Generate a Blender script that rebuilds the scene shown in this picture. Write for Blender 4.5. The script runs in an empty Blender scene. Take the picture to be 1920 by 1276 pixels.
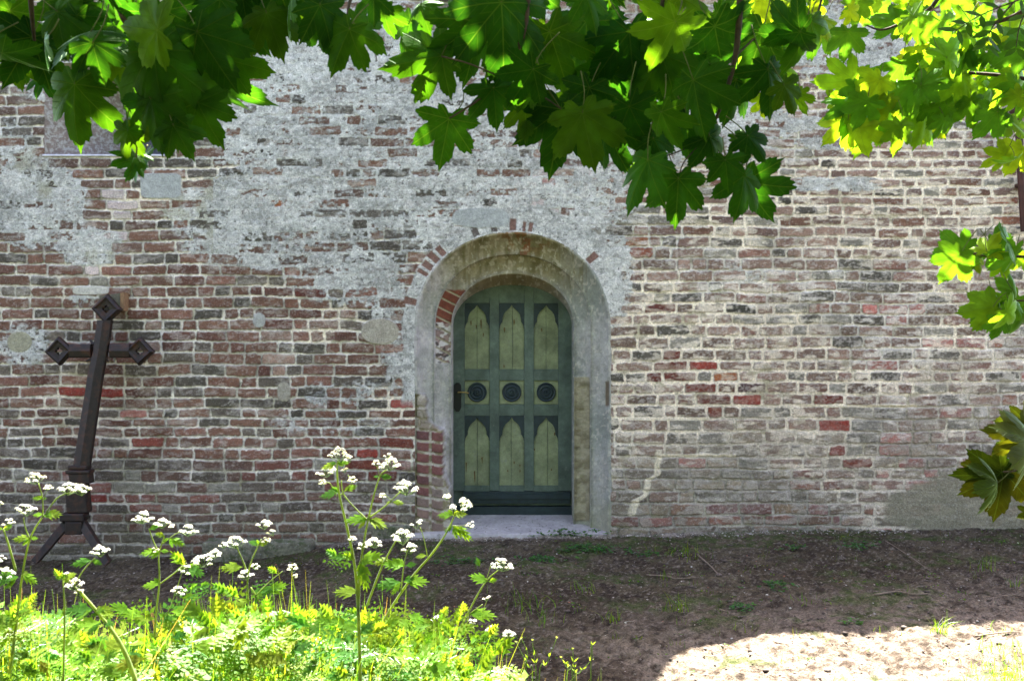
import bpy, bmesh, math, random
import numpy as np
from mathutils import Vector, Matrix
random.seed(7); RNG = np.random.default_rng(7)
C = bpy.context.scene
col = C.collection
R = math.radians

# ------------------------------------------------------------------ camera, light, exposure
EYE = 1.72; DW = 8.1; F = 1700.0           # eye height, distance to the wall, focal length in photo pixels
cam = bpy.data.cameras.new('camera'); camo = bpy.data.objects.new('camera', cam); col.objects.link(camo)
camo.location = (0, -DW, EYE); camo.rotation_euler = (R(90), 0, 0)
cam.lens = 36.0 * F / 1920.0; cam.sensor_width = 36; cam.clip_end = 500; cam.clip_start = 0.05
cam.dof.use_dof = True; cam.dof.focus_distance = 6.5; cam.dof.aperture_fstop = 13
C.camera = camo
W = bpy.data.worlds.new('World'); C.world = W; W.use_nodes = True
nt = W.node_tree; bg = nt.nodes['Background']
sky = nt.nodes.new('ShaderNodeTexSky'); sky.sky_type = 'NISHITA'; sky.sun_disc = False
SUN_EL = 64; SUN_AZ = 6
sky.sun_elevation = R(SUN_EL); sky.sun_rotation = R(SUN_AZ); sky.air_density = 1.0; sky.dust_density = 2.0
wb = nt.nodes.new('ShaderNodeMix'); wb.data_type = 'RGBA'; wb.blend_type = 'MULTIPLY'; wb.inputs[0].default_value = 1; wb.inputs[7].default_value = (1.17, .97, .93, 1)
nt.links.new(sky.outputs[0], wb.inputs[6]); nt.links.new(wb.outputs[2], bg.inputs[0]); bg.inputs[1].default_value = 0.073
sl = bpy.data.lights.new('sun', 'SUN'); sl.energy = 5.0; sl.angle = R(0.5); sl.color = (1, 0.95, 0.86)
so = bpy.data.objects.new('sun', sl); col.objects.link(so)
az = R(SUN_AZ)
sd = Vector((-math.sin(az) * math.cos(R(SUN_EL)), -math.cos(az) * math.cos(R(SUN_EL)), -math.sin(R(SUN_EL))))
so.rotation_euler = sd.to_track_quat('-Z', 'Y').to_euler()
C.view_settings.view_transform = 'Standard'; C.view_settings.look = 'None'
C.view_settings.exposure = 3.55; C.view_settings.gamma = 1.0
C.cycles.max_bounces = 8; C.cycles.transmission_bounces = 6; C.cycles.diffuse_bounces = 4

def P(px, py, dist):
    """world point seen at a photo pixel, dist metres in front of the camera"""
    return Vector(((px - 960) / F * dist, dist - DW, EYE + (638 - py) / F * dist))

# ------------------------------------------------------------------ noise
def h2(ix, iy, s):
    ix = ix.astype(np.int64); iy = iy.astype(np.int64)
    n = (ix * 374761393 + iy * 668265263 + s * 1442695041) & 0xffffffff
    n = ((n ^ (n >> 13)) * 1274126177) & 0xffffffff
    n = n ^ (n >> 16)
    return (n & 0xffffff) / float(0xffffff)
def vn(x, y, s=0):
    x0 = np.floor(x); y0 = np.floor(y); fx = x - x0; fy = y - y0
    fx = fx * fx * (3 - 2 * fx); fy = fy * fy * (3 - 2 * fy)
    a = h2(x0, y0, s); b = h2(x0 + 1, y0, s); c = h2(x0, y0 + 1, s); d = h2(x0 + 1, y0 + 1, s)
    return (a * (1 - fx) + b * fx) * (1 - fy) + (c * (1 - fx) + d * fx) * fy
def fbm(x, y, s=0, o=4, g=.5):
    r = 0; a = 1; t = 0
    for i in range(o):
        r = r + a * vn(x * 2 ** i + 17.3 * i, y * 2 ** i + 5.1 * i, s + i * 13); t += a; a *= g
    return r / t
def sm(a, b, x):
    t = np.clip((x - a) / (b - a), 0, 1); return t * t * (3 - 2 * t)
def mix(a, b, t):
    return a + (b - a) * t[..., None] if np.ndim(a) > np.ndim(t) or np.ndim(b) > np.ndim(t) else a + (b - a) * t
def srgb(r, g, b):
    f = lambda c: (c / 255 / 12.92) if c / 255 <= .04045 else ((c / 255 + .055) / 1.055) ** 2.4
    return np.array([f(r), f(g), f(b)])

# ------------------------------------------------------------------ object helpers
def tag(o, label=None, cat=None, group=None, kind=None):
    if label: o['label'] = label
    if cat: o['category'] = cat
    if group: o['group'] = group
    if kind: o['kind'] = kind
    return o
def empty(name, loc=(0, 0, 0)):
    o = bpy.data.objects.new(name, None); col.objects.link(o); o.location = loc; o.empty_display_size = .1
    return o
def link(name, me, m, parent=None):
    o = bpy.data.objects.new(name, me); col.objects.link(o)
    if m: me.materials.append(m)
    if parent:
        o.parent = parent; o.location = -Vector(parent.location) if parent.parent is None else (0, 0, 0)
    return o
def mesh_np(name, V, Fq, smooth=True, attrs=None):
    """V (n,3), Fq (m,k) index array -> mesh; attrs {name:(n,3 or 4)}"""
    me = bpy.data.meshes.new(name)
    V = np.asarray(V, dtype=np.float32); Fq = np.asarray(Fq, dtype=np.int32)
    m, k = Fq.shape
    me.vertices.add(len(V)); me.vertices.foreach_set('co', V.ravel())
    me.loops.add(m * k); me.loops.foreach_set('vertex_index', Fq.ravel())
    me.polygons.add(m); me.polygons.foreach_set('loop_start', np.arange(0, m * k, k, dtype=np.int32))
    me.polygons.foreach_set('use_smooth', np.full(m, smooth, dtype=bool))
    me.update(calc_edges=True)
    for an, A in (attrs or {}).items():
        A = np.asarray(A, dtype=np.float32)
        if A.shape[1] == 3: A = np.concatenate([A, np.ones((len(A), 1), np.float32)], 1)
        at = me.attributes.new(an, 'FLOAT_COLOR', 'POINT'); at.data.foreach_set('color', A.ravel())
    return me
def grid_faces(ny, nx, mask=None):
    i = np.arange(ny * nx).reshape(ny, nx)
    q = np.stack([i[:-1, :-1], i[:-1, 1:], i[1:, 1:], i[1:, :-1]], -1)
    return q[mask] if mask is not None else q.reshape(-1, 4)
class MB:
    """collects polygons for ONE mesh object"""
    def __init__(s): s.v = []; s.f = []; s.c = []
    def add(s, vs, fs, c=None):
        n = len(s.v); s.v += [tuple(v) for v in vs]; s.f += [tuple(i + n for i in f) for f in fs]
        s.c += [c if c is not None else (1, 1, 1)] * len(vs)
    def box(s, a, b, c=None):
        x0, y0, z0 = a; x1, y1, z1 = b
        s.add([(x0, y0, z0), (x1, y0, z0), (x1, y1, z0), (x0, y1, z0), (x0, y0, z1), (x1, y0, z1), (x1, y1, z1), (x0, y1, z1)],
              [(0, 3, 2, 1), (4, 5, 6, 7), (0, 1, 5, 4), (1, 2, 6, 5), (2, 3, 7, 6), (3, 0, 4, 7)], c)
    def prism(s, pts, y0, y1, c=None):
        n = len(pts)   # pts (x,z) outline counter-clockwise seen from -Y
        s.add([(x, y0, z) for x, z in pts] + [(x, y1, z) for x, z in pts],
              [tuple(range(n)), tuple(range(2 * n - 1, n - 1, -1))] + [(i, i + n, (i + 1) % n + n, (i + 1) % n) for i in range(n)], c)
    def tube(s, pts, rad, n=6, c=None):
        pts = [Vector(p) for p in pts]; m = len(pts); vs = []; fs = []
        if not hasattr(rad, '__len__'): rad = [rad] * m
        for i, p in enumerate(pts):
            t = (pts[min(i + 1, m - 1)] - pts[max(i - 1, 0)]).normalized()
            u = t.cross(Vector((0, 1, 0.01)));
            if u.length < .1: u = t.cross(Vector((1, 0, 0)))
            u.normalize(); w = t.cross(u)
            for k in range(n):
                a = 2 * math.pi * k / n; vs.append(p + (u * math.cos(a) + w * math.sin(a)) * rad[i])
        for i in range(m - 1):
            for k in range(n):
                fs.append((i * n + k, i * n + (k + 1) % n, (i + 1) * n + (k + 1) % n, (i + 1) * n + k))
        fs.append(tuple(range(n - 1, -1, -1))); fs.append(tuple(range((m - 1) * n, m * n)))
        s.add(vs, fs, c)
    def build(s, name, m, parent=None, smooth=False, bevel=0, attr=True):
        me = bpy.data.meshes.new(name); me.from_pydata(s.v, [], s.f)
        if smooth: me.polygons.foreach_set('use_smooth', np.full(len(s.f), True))
        if attr:
            A = np.array([list(c)[:3] + [1.0] for c in s.c], dtype=np.float32)
            at = me.attributes.new('Col', 'FLOAT_COLOR', 'POINT'); at.data.foreach_set('color', A.ravel())
        o = link(name, me, m, parent)
        if bevel:
            b = o.modifiers.new('bevel', 'BEVEL'); b.width = bevel; b.segments = 2; b.limit_method = 'ANGLE'
        return o
def spline(pts, n=6):
    pts = [Vector(p) for p in pts]; out = []
    for i in range(len(pts) - 1):
        p0 = pts[max(i - 1, 0)]; p1 = pts[i]; p2 = pts[i + 1]; p3 = pts[min(i + 2, len(pts) - 1)]
        for k in range(n):
            t = k / n
            out.append(.5 * ((2 * p1) + (p2 - p0) * t + (2 * p0 - 5 * p1 + 4 * p2 - p3) * t * t + (3 * p1 - p0 - 3 * p2 + p3) * t ** 3))
    out.append(pts[-1]); return out
def lerp_list(a, b, n): return [a + (b - a) * i / max(n - 1, 1) for i in range(n)]

# ------------------------------------------------------------------ materials
def material(name, base=None, rough=.85, attr=False, noise=(), bump=(), speck=None, spec=.3, metal=0):
    """noise: (scale, amount) multipliers of the own colour; bump: (scale, distance); speck: (scale, lo, hi, colour, max)"""
    m = bpy.data.materials.new(name); m.use_nodes = True; t = m.node_tree; N = t.nodes; L = t.links
    b = N['Principled BSDF']; b.inputs['Roughness'].default_value = rough; b.inputs['Specular IOR Level'].default_value = spec
    b.inputs['Metallic'].default_value = metal
    geo = N.new('ShaderNodeNewGeometry')
    if attr:
        a = N.new('ShaderNodeAttribute'); a.attribute_name = 'Col'; cur = a.outputs['Color']
    else:
        a = N.new('ShaderNodeRGB'); a.outputs[0].default_value = (*base, 1); cur = a.outputs[0]
    for sc, am in noise:
        n = N.new('ShaderNodeTexNoise'); n.inputs['Scale'].default_value = sc; n.inputs['Detail'].default_value = 4
        L.new(geo.outputs['Position'], n.inputs['Vector'])
        r = N.new('ShaderNodeMapRange'); r.inputs[1].default_value = .3; r.inputs[2].default_value = .7
        r.inputs[3].default_value = 1 - am; r.inputs[4].default_value = 1 + am
        L.new(n.outputs['Fac'], r.inputs[0])
        x = N.new('ShaderNodeMix'); x.data_type = 'RGBA'; x.blend_type = 'MULTIPLY'; x.inputs[0].default_value = 1
        L.new(cur, x.inputs[6]); L.new(r.outputs[0], x.inputs[7]); cur = x.outputs[2]
    if speck:
        sp = [speck] if not isinstance(speck, list) else speck
        for sc, lo, hi, c, mx in sp:
            n = N.new('ShaderNodeTexNoise'); n.inputs['Scale'].default_value = sc; n.inputs['Detail'].default_value = 5; n.inputs['Roughness'].default_value = .65
            L.new(geo.outputs['Position'], n.inputs['Vector'])
            r = N.new('ShaderNodeMapRange'); r.inputs[1].default_value = lo; r.inputs[2].default_value = hi; r.inputs[3].default_value = 0; r.inputs[4].default_value = mx
            L.new(n.outputs['Fac'], r.inputs[0])
            x = N.new('ShaderNodeMix'); x.data_type = 'RGBA'
            L.new(r.outputs[0], x.inputs[0]); L.new(cur, x.inputs[6]); x.inputs[7].default_value = (*c, 1); cur = x.outputs[2]
    L.new(cur, b.inputs['Base Color'])
    prev = None
    for sc, d in bump:
        n = N.new('ShaderNodeTexNoise'); n.inputs['Scale'].default_value = sc; n.inputs['Detail'].default_value = 6; n.inputs['Roughness'].default_value = .6
        L.new(geo.outputs['Position'], n.inputs['Vector'])
        bp = N.new('ShaderNodeBump'); bp.inputs['Strength'].default_value = 1; bp.inputs['Distance'].default_value = d
        L.new(n.outputs['Fac'], bp.inputs['Height'])
        if prev: L.new(prev, bp.inputs['Normal'])
        prev = bp.outputs[0]
    if prev: L.new(prev, b.inputs['Normal'])
    return m
M = {}
M['wall'] = material('wall_masonry', attr=True, noise=[(150, .32), (60, .16), (22, .12)], bump=[(140, .006), (45, .008)],
                     speck=[(95, .60, .70, tuple(srgb(205, 205, 200)), .55), (70, .63, .72, (.03, .03, .03), .5)])
M['surround'] = material('moulded_render', attr=True, noise=[(60, .12), (9, .12)], bump=[(90, .003), (14, .006)],
                         speck=[(80, .62, .72, (.45, .46, .45), .4), (40, .64, .72, (.04, .045, .04), .5)])
M['soil'] = material('soil', attr=True, rough=.95, noise=[(90, .4), (30, .25), (8, .2)], bump=[(90, .02), (30, .03)], spec=.15,
                     speck=[(110, .66, .72, tuple(srgb(190, 180, 165)), .8)])
M['paint'] = material('door_paint', attr=True, rough=.6, noise=[(5, .3), (24, .16), (90, .12)], bump=[(50, .002), (7, .003)], spec=.3,
                      speck=[(30, .66, .74, (.06, .04, .025), .75), (13, .62, .70, (.20, .21, .18), .45)])
M['iron'] = material('rusty_iron', base=(.013, .0065, .005), rough=.6, noise=[(30, .5)], bump=[(80, .003)], spec=.4,
                     speck=[(14, .50, .66, (.055, .018, .008), .85)])
M['blackiron'] = material('black_iron', base=(.006, .006, .007), rough=.5, bump=[(60, .001)], spec=.4)
M['darkpaint'] = material('dark_paint', base=(.013, .024, .028), rough=.55, noise=[(20, .3)], bump=[(60, .001)], spec=.4)
M['brass'] = material('brass', base=(.35, .25, .08), rough=.4, metal=1, noise=[(60, .3)])
M['stone'] = material('mossy_stone', base=tuple(srgb(112, 108, 92)), noise=[(35, .35), (7, .25)], bump=[(50, .012), (12, .02)],
                      speck=[(11, .5, .62, (.04, .06, .015), .8), (60, .6, .7, (.4, .4, .37), .6)])
M['slab'] = material('threshold_slab', base=tuple(srgb(158, 152, 150)), noise=[(30, .15), (5, .2)], bump=[(60, .003), (12, .006)],
                     speck=[(18, .62, .70, (.06, .05, .04), .8), (60, .65, .72, (.05, .04, .03), .7)])
M['oldwood'] = material('grey_wood', base=(.10, .098, .115), noise=[(30, .3)], bump=[(60, .003)])
M['whitewash'] = material('flaking_whitewash', base=(.22, .17, .15), noise=[(25, .2)], bump=[(40, .006)], speck=[(32, .46, .58, (.38, .36, .34), .9)])
M['lintel'] = material('pale_sill', base=(.55, .53, .62), noise=[(25, .15)], bump=[(40, .004)])
M['rawwood'] = material('raw_wood', base=(.26, .15, .08), noise=[(60, .25)], bump=[(60, .002)])
M['greywood'] = material('weathered_block', base=(.12, .105, .075), noise=[(40, .35)], bump=[(60, .004)])
M['pipe'] = material('brown_pipe', base=(.06, .022, .018), rough=.5, noise=[(14, .35)], bump=[(50, .002)])
M['bark'] = material('twig_bark', base=(.055, .032, .02), noise=[(60, .4)], bump=[(90, .002)])
M['redtwig'] = material('leaf_stalk', base=(.09, .095, .025), noise=[(60, .3)])
M['twig'] = material('dead_twig', base=(.16, .12, .09), noise=[(60, .35)], bump=[(90, .002)])
def brick_plain():
    m = bpy.data.materials.new('plain_brickwork'); m.use_nodes = True; t = m.node_tree; N = t.nodes; L = t.links
    b = N['Principled BSDF']; b.inputs['Roughness'].default_value = .9
    g = N.new('ShaderNodeNewGeometry'); s = N.new('ShaderNodeSeparateXYZ'); L.new(g.outputs['Position'], s.inputs[0])
    c = N.new('ShaderNodeCombineXYZ'); ad = N.new('ShaderNodeMath'); L.new(s.outputs[0], ad.inputs[0]); L.new(s.outputs[1], ad.inputs[1])
    L.new(ad.outputs[0], c.inputs[0]); L.new(s.outputs[2], c.inputs[1])
    k = N.new('ShaderNodeTexBrick'); L.new(c.outputs[0], k.inputs['Vector'])
    k.inputs['Scale'].default_value = 1; k.inputs['Brick Width'].default_value = .28; k.inputs['Row Height'].default_value = .1
    k.inputs['Mortar Size'].default_value = .01
    k.inputs['Color1'].default_value = (.19, .10, .08, 1); k.inputs['Color2'].default_value = (.10, .07, .06, 1); k.inputs['Mortar'].default_value = (.42, .40, .35, 1)
    L.new(k.outputs['Color'], b.inputs['Base Color'])
    bp = N.new('ShaderNodeBump'); bp.inputs['Distance'].default_value = .01; bp.invert = True
    L.new(k.outputs['Fac'], bp.inputs['Height']); L.new(bp.outputs[0], b.inputs['Normal'])
    return m
M['brick'] = brick_plain()

def leaf_mat(name, veins=True, trans=1.0, rough=.45, ior=1.35, tint=(3.0, 2.7, .6)):
    m = bpy.data.materials.new(name); m.use_nodes = True; t = m.node_tree; N = t.nodes; L = t.links
    N.remove(N['Principled BSDF'])
    out = N['Material Output']
    a = N.new('ShaderNodeAttribute'); a.attribute_name = 'Col'; cur = a.outputs['Color']
    geo = N.new('ShaderNodeNewGeometry')
    n = N.new('ShaderNodeTexNoise'); n.inputs['Scale'].default_value = 28; L.new(geo.outputs['Position'], n.inputs['Vector'])
    r = N.new('ShaderNodeMapRange'); r.inputs[1].default_value = .3; r.inputs[2].default_value = .7; r.inputs[3].default_value = .75; r.inputs[4].default_value = 1.25
    L.new(n.outputs['Fac'], r.inputs[0])
    x = N.new('ShaderNodeMix'); x.data_type = 'RGBA'; x.blend_type = 'MULTIPLY'; x.inputs[0].default_value = 1
    L.new(cur, x.inputs[6]); L.new(r.outputs[0], x.inputs[7]); cur = x.outputs[2]
    nrm = None
    if veins:
        def mth(op, a_, b_=None):
            q = N.new('ShaderNodeMath'); q.operation = op
            for i, v in enumerate((a_, b_)):
                if v is None: continue
                if isinstance(v, (int, float)): q.inputs[i].default_value = v
                else: L.new(v, q.inputs[i])
            return q.outputs[0]
        u = N.new('ShaderNodeAttribute'); u.attribute_name = 'LUV'; s = N.new('ShaderNodeSeparateColor'); L.new(u.outputs['Color'], s.inputs[0])
        lx, ly = s.outputs[0], s.outputs[1]
        th = mth('ARCTAN2', lx, ly); rr = mth('SQRT', mth('ADD', mth('MULTIPLY', lx, lx), mth('MULTIPLY', ly, ly)))
        sp = R(46)
        pp = mth('PINGPONG', th, sp / 2)          # 0 on every main vein
        d = mth('MULTIPLY', rr, mth('SINE', pp))
        al = mth('MULTIPLY', rr, mth('COSINE', pp))
        side = mth('PINGPONG', mth('SUBTRACT', al, mth('MULTIPLY', d, 1.1)), .07)
        v1 = N.new('ShaderNodeMapRange'); L.new(d, v1.inputs[0]); v1.inputs[1].default_value = .002; v1.inputs[2].default_value = .012; v1.inputs[3].default_value = 1; v1.inputs[4].default_value = 0
        v2 = N.new('ShaderNodeMapRange'); L.new(side, v2.inputs[0]); v2.inputs[1].default_value = .0; v2.inputs[2].default_value = .010; v2.inputs[3].default_value = .45; v2.inputs[4].default_value = 0
        vv = mth('MAXIMUM', v1.outputs[0], v2.outputs[0])
        y = N.new('ShaderNodeMix'); y.data_type = 'RGBA'; L.new(mth('MULTIPLY', vv, .38), y.inputs[0]); L.new(cur, y.inputs[6]); y.inputs[7].default_value = (.07, .13, .03, 1); cur = y.outputs[2]
        bp = N.new('ShaderNodeBump'); bp.inputs['Distance'].default_value = .004; L.new(vv, bp.inputs['Height']); nrm = bp.outputs[0]
    dif = N.new('ShaderNodeBsdfDiffuse'); L.new(cur, dif.inputs[0])
    tr = N.new('ShaderNodeBsdfTranslucent')
    tc = N.new('ShaderNodeMix'); tc.data_type = 'RGBA'; tc.blend_type = 'MULTIPLY'; tc.inputs[0].default_value = 1
    L.new(cur, tc.inputs[6]); tc.inputs[7].default_value = (tint[0] * trans, tint[1] * trans, tint[2] * trans, 1); L.new(tc.outputs[2], tr.inputs[0])
    ad = N.new('ShaderNodeMixShader'); ad.inputs[0].default_value = .5; L.new(dif.outputs[0], ad.inputs[1]); L.new(tr.outputs[0], ad.inputs[2])
    gl = N.new('ShaderNodeBsdfGlossy'); gl.inputs['Roughness'].default_value = rough; gl.inputs[0].default_value = (.45, .6, .4, 1) if veins else (.8, .85, .8, 1)
    fr = N.new('ShaderNodeFresnel'); fr.inputs[0].default_value = ior
    ms = N.new('ShaderNodeMixShader'); L.new(fr.outputs[0], ms.inputs[0]); L.new(ad.outputs[0], ms.inputs[1]); L.new(gl.outputs[0], ms.inputs[2])
    if nrm:
        for q in (dif, gl): L.new(nrm, q.inputs['Normal'])
    L.new(ms.outputs[0], out.inputs[0])
    return m
M['leaf'] = leaf_mat('sycamore_leaf', ior=1.2)
M['herb'] = leaf_mat('herb_leaf', veins=False, trans=1.0, rough=.5, ior=1.13, tint=(3.2, 2.6, .9))
M['petal'] = leaf_mat('white_petal', veins=False, trans=.33, rough=.6, ior=1.1)

# ------------------------------------------------------------------ brick layout of the wall (photo pixels at the wall plane; 210 px = 1 m)
rowsL = [506, 526.5, 547, 567, 590, 610, 631, 652, 673, 693.5, 714, 735.5, 756.5, 776, 792.5, 808.5, 829, 848.5, 870, 891, 913, 933, 951, 970]
rowsR = [495, 518, 537, 557, 579, 599.5, 620, 642, 665.5, 686, 706, 728, 749.5, 772, 797.5, 820, 845, 868, 888, 909, 931, 956, 977, 997]
rowsL = rowsL + [970 + 19.5 * i for i in range(1, 8)]
rowsR = rowsR + [997 + 20 * i for i in range(1, 8)]
upL = [485.5, 463, 442, 422, 402, 382, 363, 343, 324, 304.5, 285]; upL += [285 - 19.6 * i for i in range(1, 30)]
upR = [474.5, 454, 434, 414, 393, 376, 358, 340, 323, 306, 289]; upR += [289 - 18.2 * i for i in range(1, 30)]
rowsL = np.array(upL[::-1] + rowsL); rowsR = np.array(upR[::-1] + rowsR)
RED = (140, 62, 55); DRED = (108, 58, 50); BRN = (124, 88, 76); DARK = (80, 76, 72); MAU = (152, 124, 118); ORG = (150, 96, 66)
PNK = (170, 105, 105); LAV = (200, 188, 205); GRY = (130, 130, 128); NEW = (136, 96, 90); CEM = (168, 176, 178)
forced = [(1243, 1275, 664.5, DRED), (1226, 1286, 686, DRED), (1292, 1345, 686, RED), (1212, 1239, 706, DRED), (1244, 1305, 706, DRED), (1339, 1383, 707, ORG),
 (1285, 1343, 728, DRED), (1348, 1375, 728, BRN), (1383, 1435, 728, (92, 58, 66)), (1307, 1368, 749.5, DRED), (1375, 1427, 749.5, RED), (1328, 1355, 772, DRED),
 (1527, 1584, 754, DRED), (1534, 1590, 797, RED), (1555, 1585, 846, RED), (1580, 1635, 868, DRED), (1486, 1545, 888, NEW), (1482, 1541, 909, NEW), (1543, 1600, 909, NEW),
 (1618, 1639, 571, (190, 105, 105)), (1661, 1700, 590, PNK), (1650, 1702, 571, (165, 110, 112)), (1169, 1216, 454, ORG), (1183, 1225, 474.5, (150, 85, 65)), (1208, 1266, 579, DRED),
 (1270, 1323, 868, PNK), (1243, 1269, 454, DARK), (1334, 1391, 460, DARK), (1343, 1369, 437, DARK), (1361, 1417, 583, (66, 66, 62)), (1602, 1659, 590, DARK), (1482, 1509, 845, DARK),
 (1598, 1652, 798, (95, 98, 104)), (731, 774, 765, (150, 52, 48)), (510, 537, 384, ORG), (482, 498, 384, ORG), (109, 170, 733, RED), (174, 232, 733, RED), (224, 273, 777, PNK), (246, 305, 829, (150, 68, 58)),
 (167, 209, 912, (140, 84, 78)), (165, 200, 933, RED), (711, 775, 829, DRED), (669, 696, 849, RED), (647, 708, 870, DRED), (688, 743, 891, DRED), (711, 770, 849, BRN),
 (954, 1012, 336, LAV), (1016, 1042, 336, PNK), (976, 999, 355, LAV), (995, 1020, 374, LAV), (976, 1047, 393, LAV), (1004, 1054, 412, LAV), (998, 1030, 316, LAV), (1080, 1122, 316, LAV),
 (192, 232, 363, LAV), (201, 258, 382, LAV), (213, 244, 402, LAV), (182, 238, 441.5, LAV), (149, 179, 441.5, (190, 165, 175)), (158, 185, 502, LAV), (182, 213, 482, GRY), (170, 200, 525, GRY),
 (552, 611, 547, DRED), (472, 530, 505, BRN), (318, 344, 567, DARK), (684, 737, 715, DARK), (560, 610, 735, DARK), (452, 512, 756, DARK),
 (1760, 1815, 740, (90, 88, 88)), (1690, 1722, 606, DARK), (1745, 1800, 668, (92, 90, 88)), (1655, 1710, 670, (98, 96, 92)), (1816, 1840, 835, DARK), (1842, 1870, 835, DARK), (1740, 1793, 862, (110, 90, 88)),
 (1755, 1810, 650, PNK), (1730, 1790, 648, PNK), (1580, 1634, 866, DRED)]
NR = len(rowsL)
rowmid = (rowsL + rowsR) / 2
rb = random.Random(11)
row_edges = []; row_cols = []
FORCED = set(f[3] for f in forced)
def mute(c):
    a = srgb(*c); l = a.mean(); a = l + (a - l) * (1.0 if c in (RED, DRED, ORG) else .76)
    return a * np.array([1.04, .97, .82]) * .82
def base_palette(x, y, r):
    if x < 1000:
        if y > 500:
            w = [(BRN, 3.2), ((118, 80, 68), 2.6), ((105, 66, 58), 1.5), (DARK, 1.3), ((104, 96, 92), 1.2), (MAU, .7), ((136, 92, 82), 1)]
            if y > 860: w = [((112, 84, 78), 3), ((126, 76, 70), 2), (GRY, .8), ((96, 88, 84), 2), (DARK, .5)]
        else:
            w = [(BRN, 3), ((110, 84, 78), 2), (DARK, 1.8), ((96, 92, 92), 1), ((130, 96, 84), 1)]
    else:
        if y < 480: w = [(MAU, 3), ((124, 98, 96), 3), (BRN, 1.2), (DARK, .8), (GRY, 1), ((140, 104, 92), .7)]
        elif y < 800: w = [(MAU, 3), ((136, 112, 106), 2.5), ((116, 96, 88), 2), (GRY, 1.2), ((92, 90, 86), 1.3), ((136, 98, 92), 1)]
        else: w = [((148, 136, 124), 3), ((140, 118, 110), 2), ((120, 112, 104), 2), (GRY, 1), ((104, 100, 94), 1)]
        if x > 1640 and y > 500: w += [(PNK, 1.0), ((146, 110, 106), 1.5)]
        if x > 1860: w += [((150, 92, 72), 4)]
    t = sum(q[1] for q in w); k = r.random() * t
    for c, q in w:
        k -= q
        if k <= 0: return c
    return w[0][0]
for k in range(NR):
    fr = sorted([f for f in forced if abs((rowsL[k] if f[0] < 960 else rowsR[k]) - f[2]) <= (abs((rowsL if f[0] < 960 else rowsR) - f[2]).min() + .01)], key=lambda f: f[0])
    fr2 = []
    for f in fr:
        if not fr2 or f[0] >= fr2[-1][1] - 6: fr2.append(f)
    run = None
    if abs(rowsR[k] - 956) < 2: run = (1259, 1640)
    if abs(rowsR[k] - 977) < 2: run = (1137, 1576)
    if abs(rowsR[k] - 997) < 2: run = (1220, 1500)
    if run:
        fr2 = [f for f in fr2 if f[1] < run[0] or f[0] > run[1]]
        x = run[0]; j = 0
        while x < run[1]:
            wd = 60 if j % 5 != 4 else 38
            c_ = tuple(v + rb.randint(-10, 10) for v in NEW)
            if rowsR[k] > 990: c_ = tuple(int(v * .5 + 60) for v in c_)
            fr2.append((x, min(x + wd, run[1]), 0, c_)); x += wd + 4; j += 1
        fr2.sort(key=lambda f: f[0])
    E = [-260 + rb.random() * 50]; Cs = []
    fi = 0; hd = 0
    while E[-1] < 2180:
        x = E[-1]
        if fi < len(fr2):
            f = fr2[fi]; gap = f[0] - 2 - x
            if gap < 14:
                if Cs: E[-1] = f[0] - 2
                Cs.append(f[3]); E.append(f[1] + 2); fi += 1; hd = 0; continue
        hd += 1
        w_ = (27 if rb.random() < (.25 + .25 * (hd % 2)) else 58) + rb.uniform(-3, 4) + 3
        if fi < len(fr2):
            gap = fr2[fi][0] - 2 - x
            if gap < 48: w_ = gap
            elif gap < 80: w_ = gap / 2 if gap > 72 else gap
            elif gap < 115: w_ = gap - 58
        Cs.append(base_palette(x + w_ / 2, rowmid[k], rb)); E.append(x + w_)
    row_edges.append(np.array(E)); row_cols.append(np.array([mute(c) for c in Cs]))

# (cx, cy, rx, ry, value): how thickly old render still covers the bricks
cover = [(600, 100, 230, 95, 1.25), (520, 235, 200, 75, .80), (640, 330, 180, 85, .88), (460, 395, 130, 62, 1.05), (500, 462, 130, 36, 1.15), (650, 505, 95, 55, 1.1), (570, 405, 150, 70, .80),
 (745, 640, 28, 90, .75), (735, 570, 45, 40, .8), (850, 400, 150, 75, 1.05), (1000, 385, 170, 75, .85), (1095, 440, 65, 70, 1.0), (1150, 520, 32, 80, 1.0), (980, 190, 330, 150, 1.05), (860, 310, 210, 80, .88),
 (60, 380, 85, 70, 1.35), (165, 462, 60, 32, .9), (160, 560, 30, 18, .6), (40, 640, 50, 28, .8), (45, 655, 40, 40, .5), (1350, 230, 130, 60, .7), (1640, 95, 130, 70, 1.3), (1490, 232, 50, 14, 1.2), (1550, 268, 55, 12, .95), (1600, 345, 50, 12, 1.1), (1520, 345, 45, 12, 1.1),
 (1480, 60, 140, 60, 1.0), (1750, 170, 60, 40, .7), (240, 120, 160, 60, .6), (90, 175, 60, 14, .8), (30, 270, 40, 50, .5), (800, 720, 20, 60, .3), (430, 560, 40, 20, .1), (1660, 440, 60, 30, .2), (1400, 510, 60, 30, .3), (680, 740, 60, 30, .35), (620, 790, 120, 30, .35), (600, 735, 30, 22, .7), (330, 700, 60, 30, .15)]
HOLE_Z = dict(a=183.5, top=434.0, spring=612.0, cx=961.0)
def arch_r(px, py, a, top):
    """1.0 on the arch line of half width a and crown at top; vertical jambs below the springing"""
    b = HOLE_Z['spring'] - top
    dx = np.abs(px - HOLE_Z['cx']) / a; dy = np.maximum(HOLE_Z['spring'] - py, 0) / b
    return (dx ** 2.08 + dy ** 2.08) ** (1 / 2.08)
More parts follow.
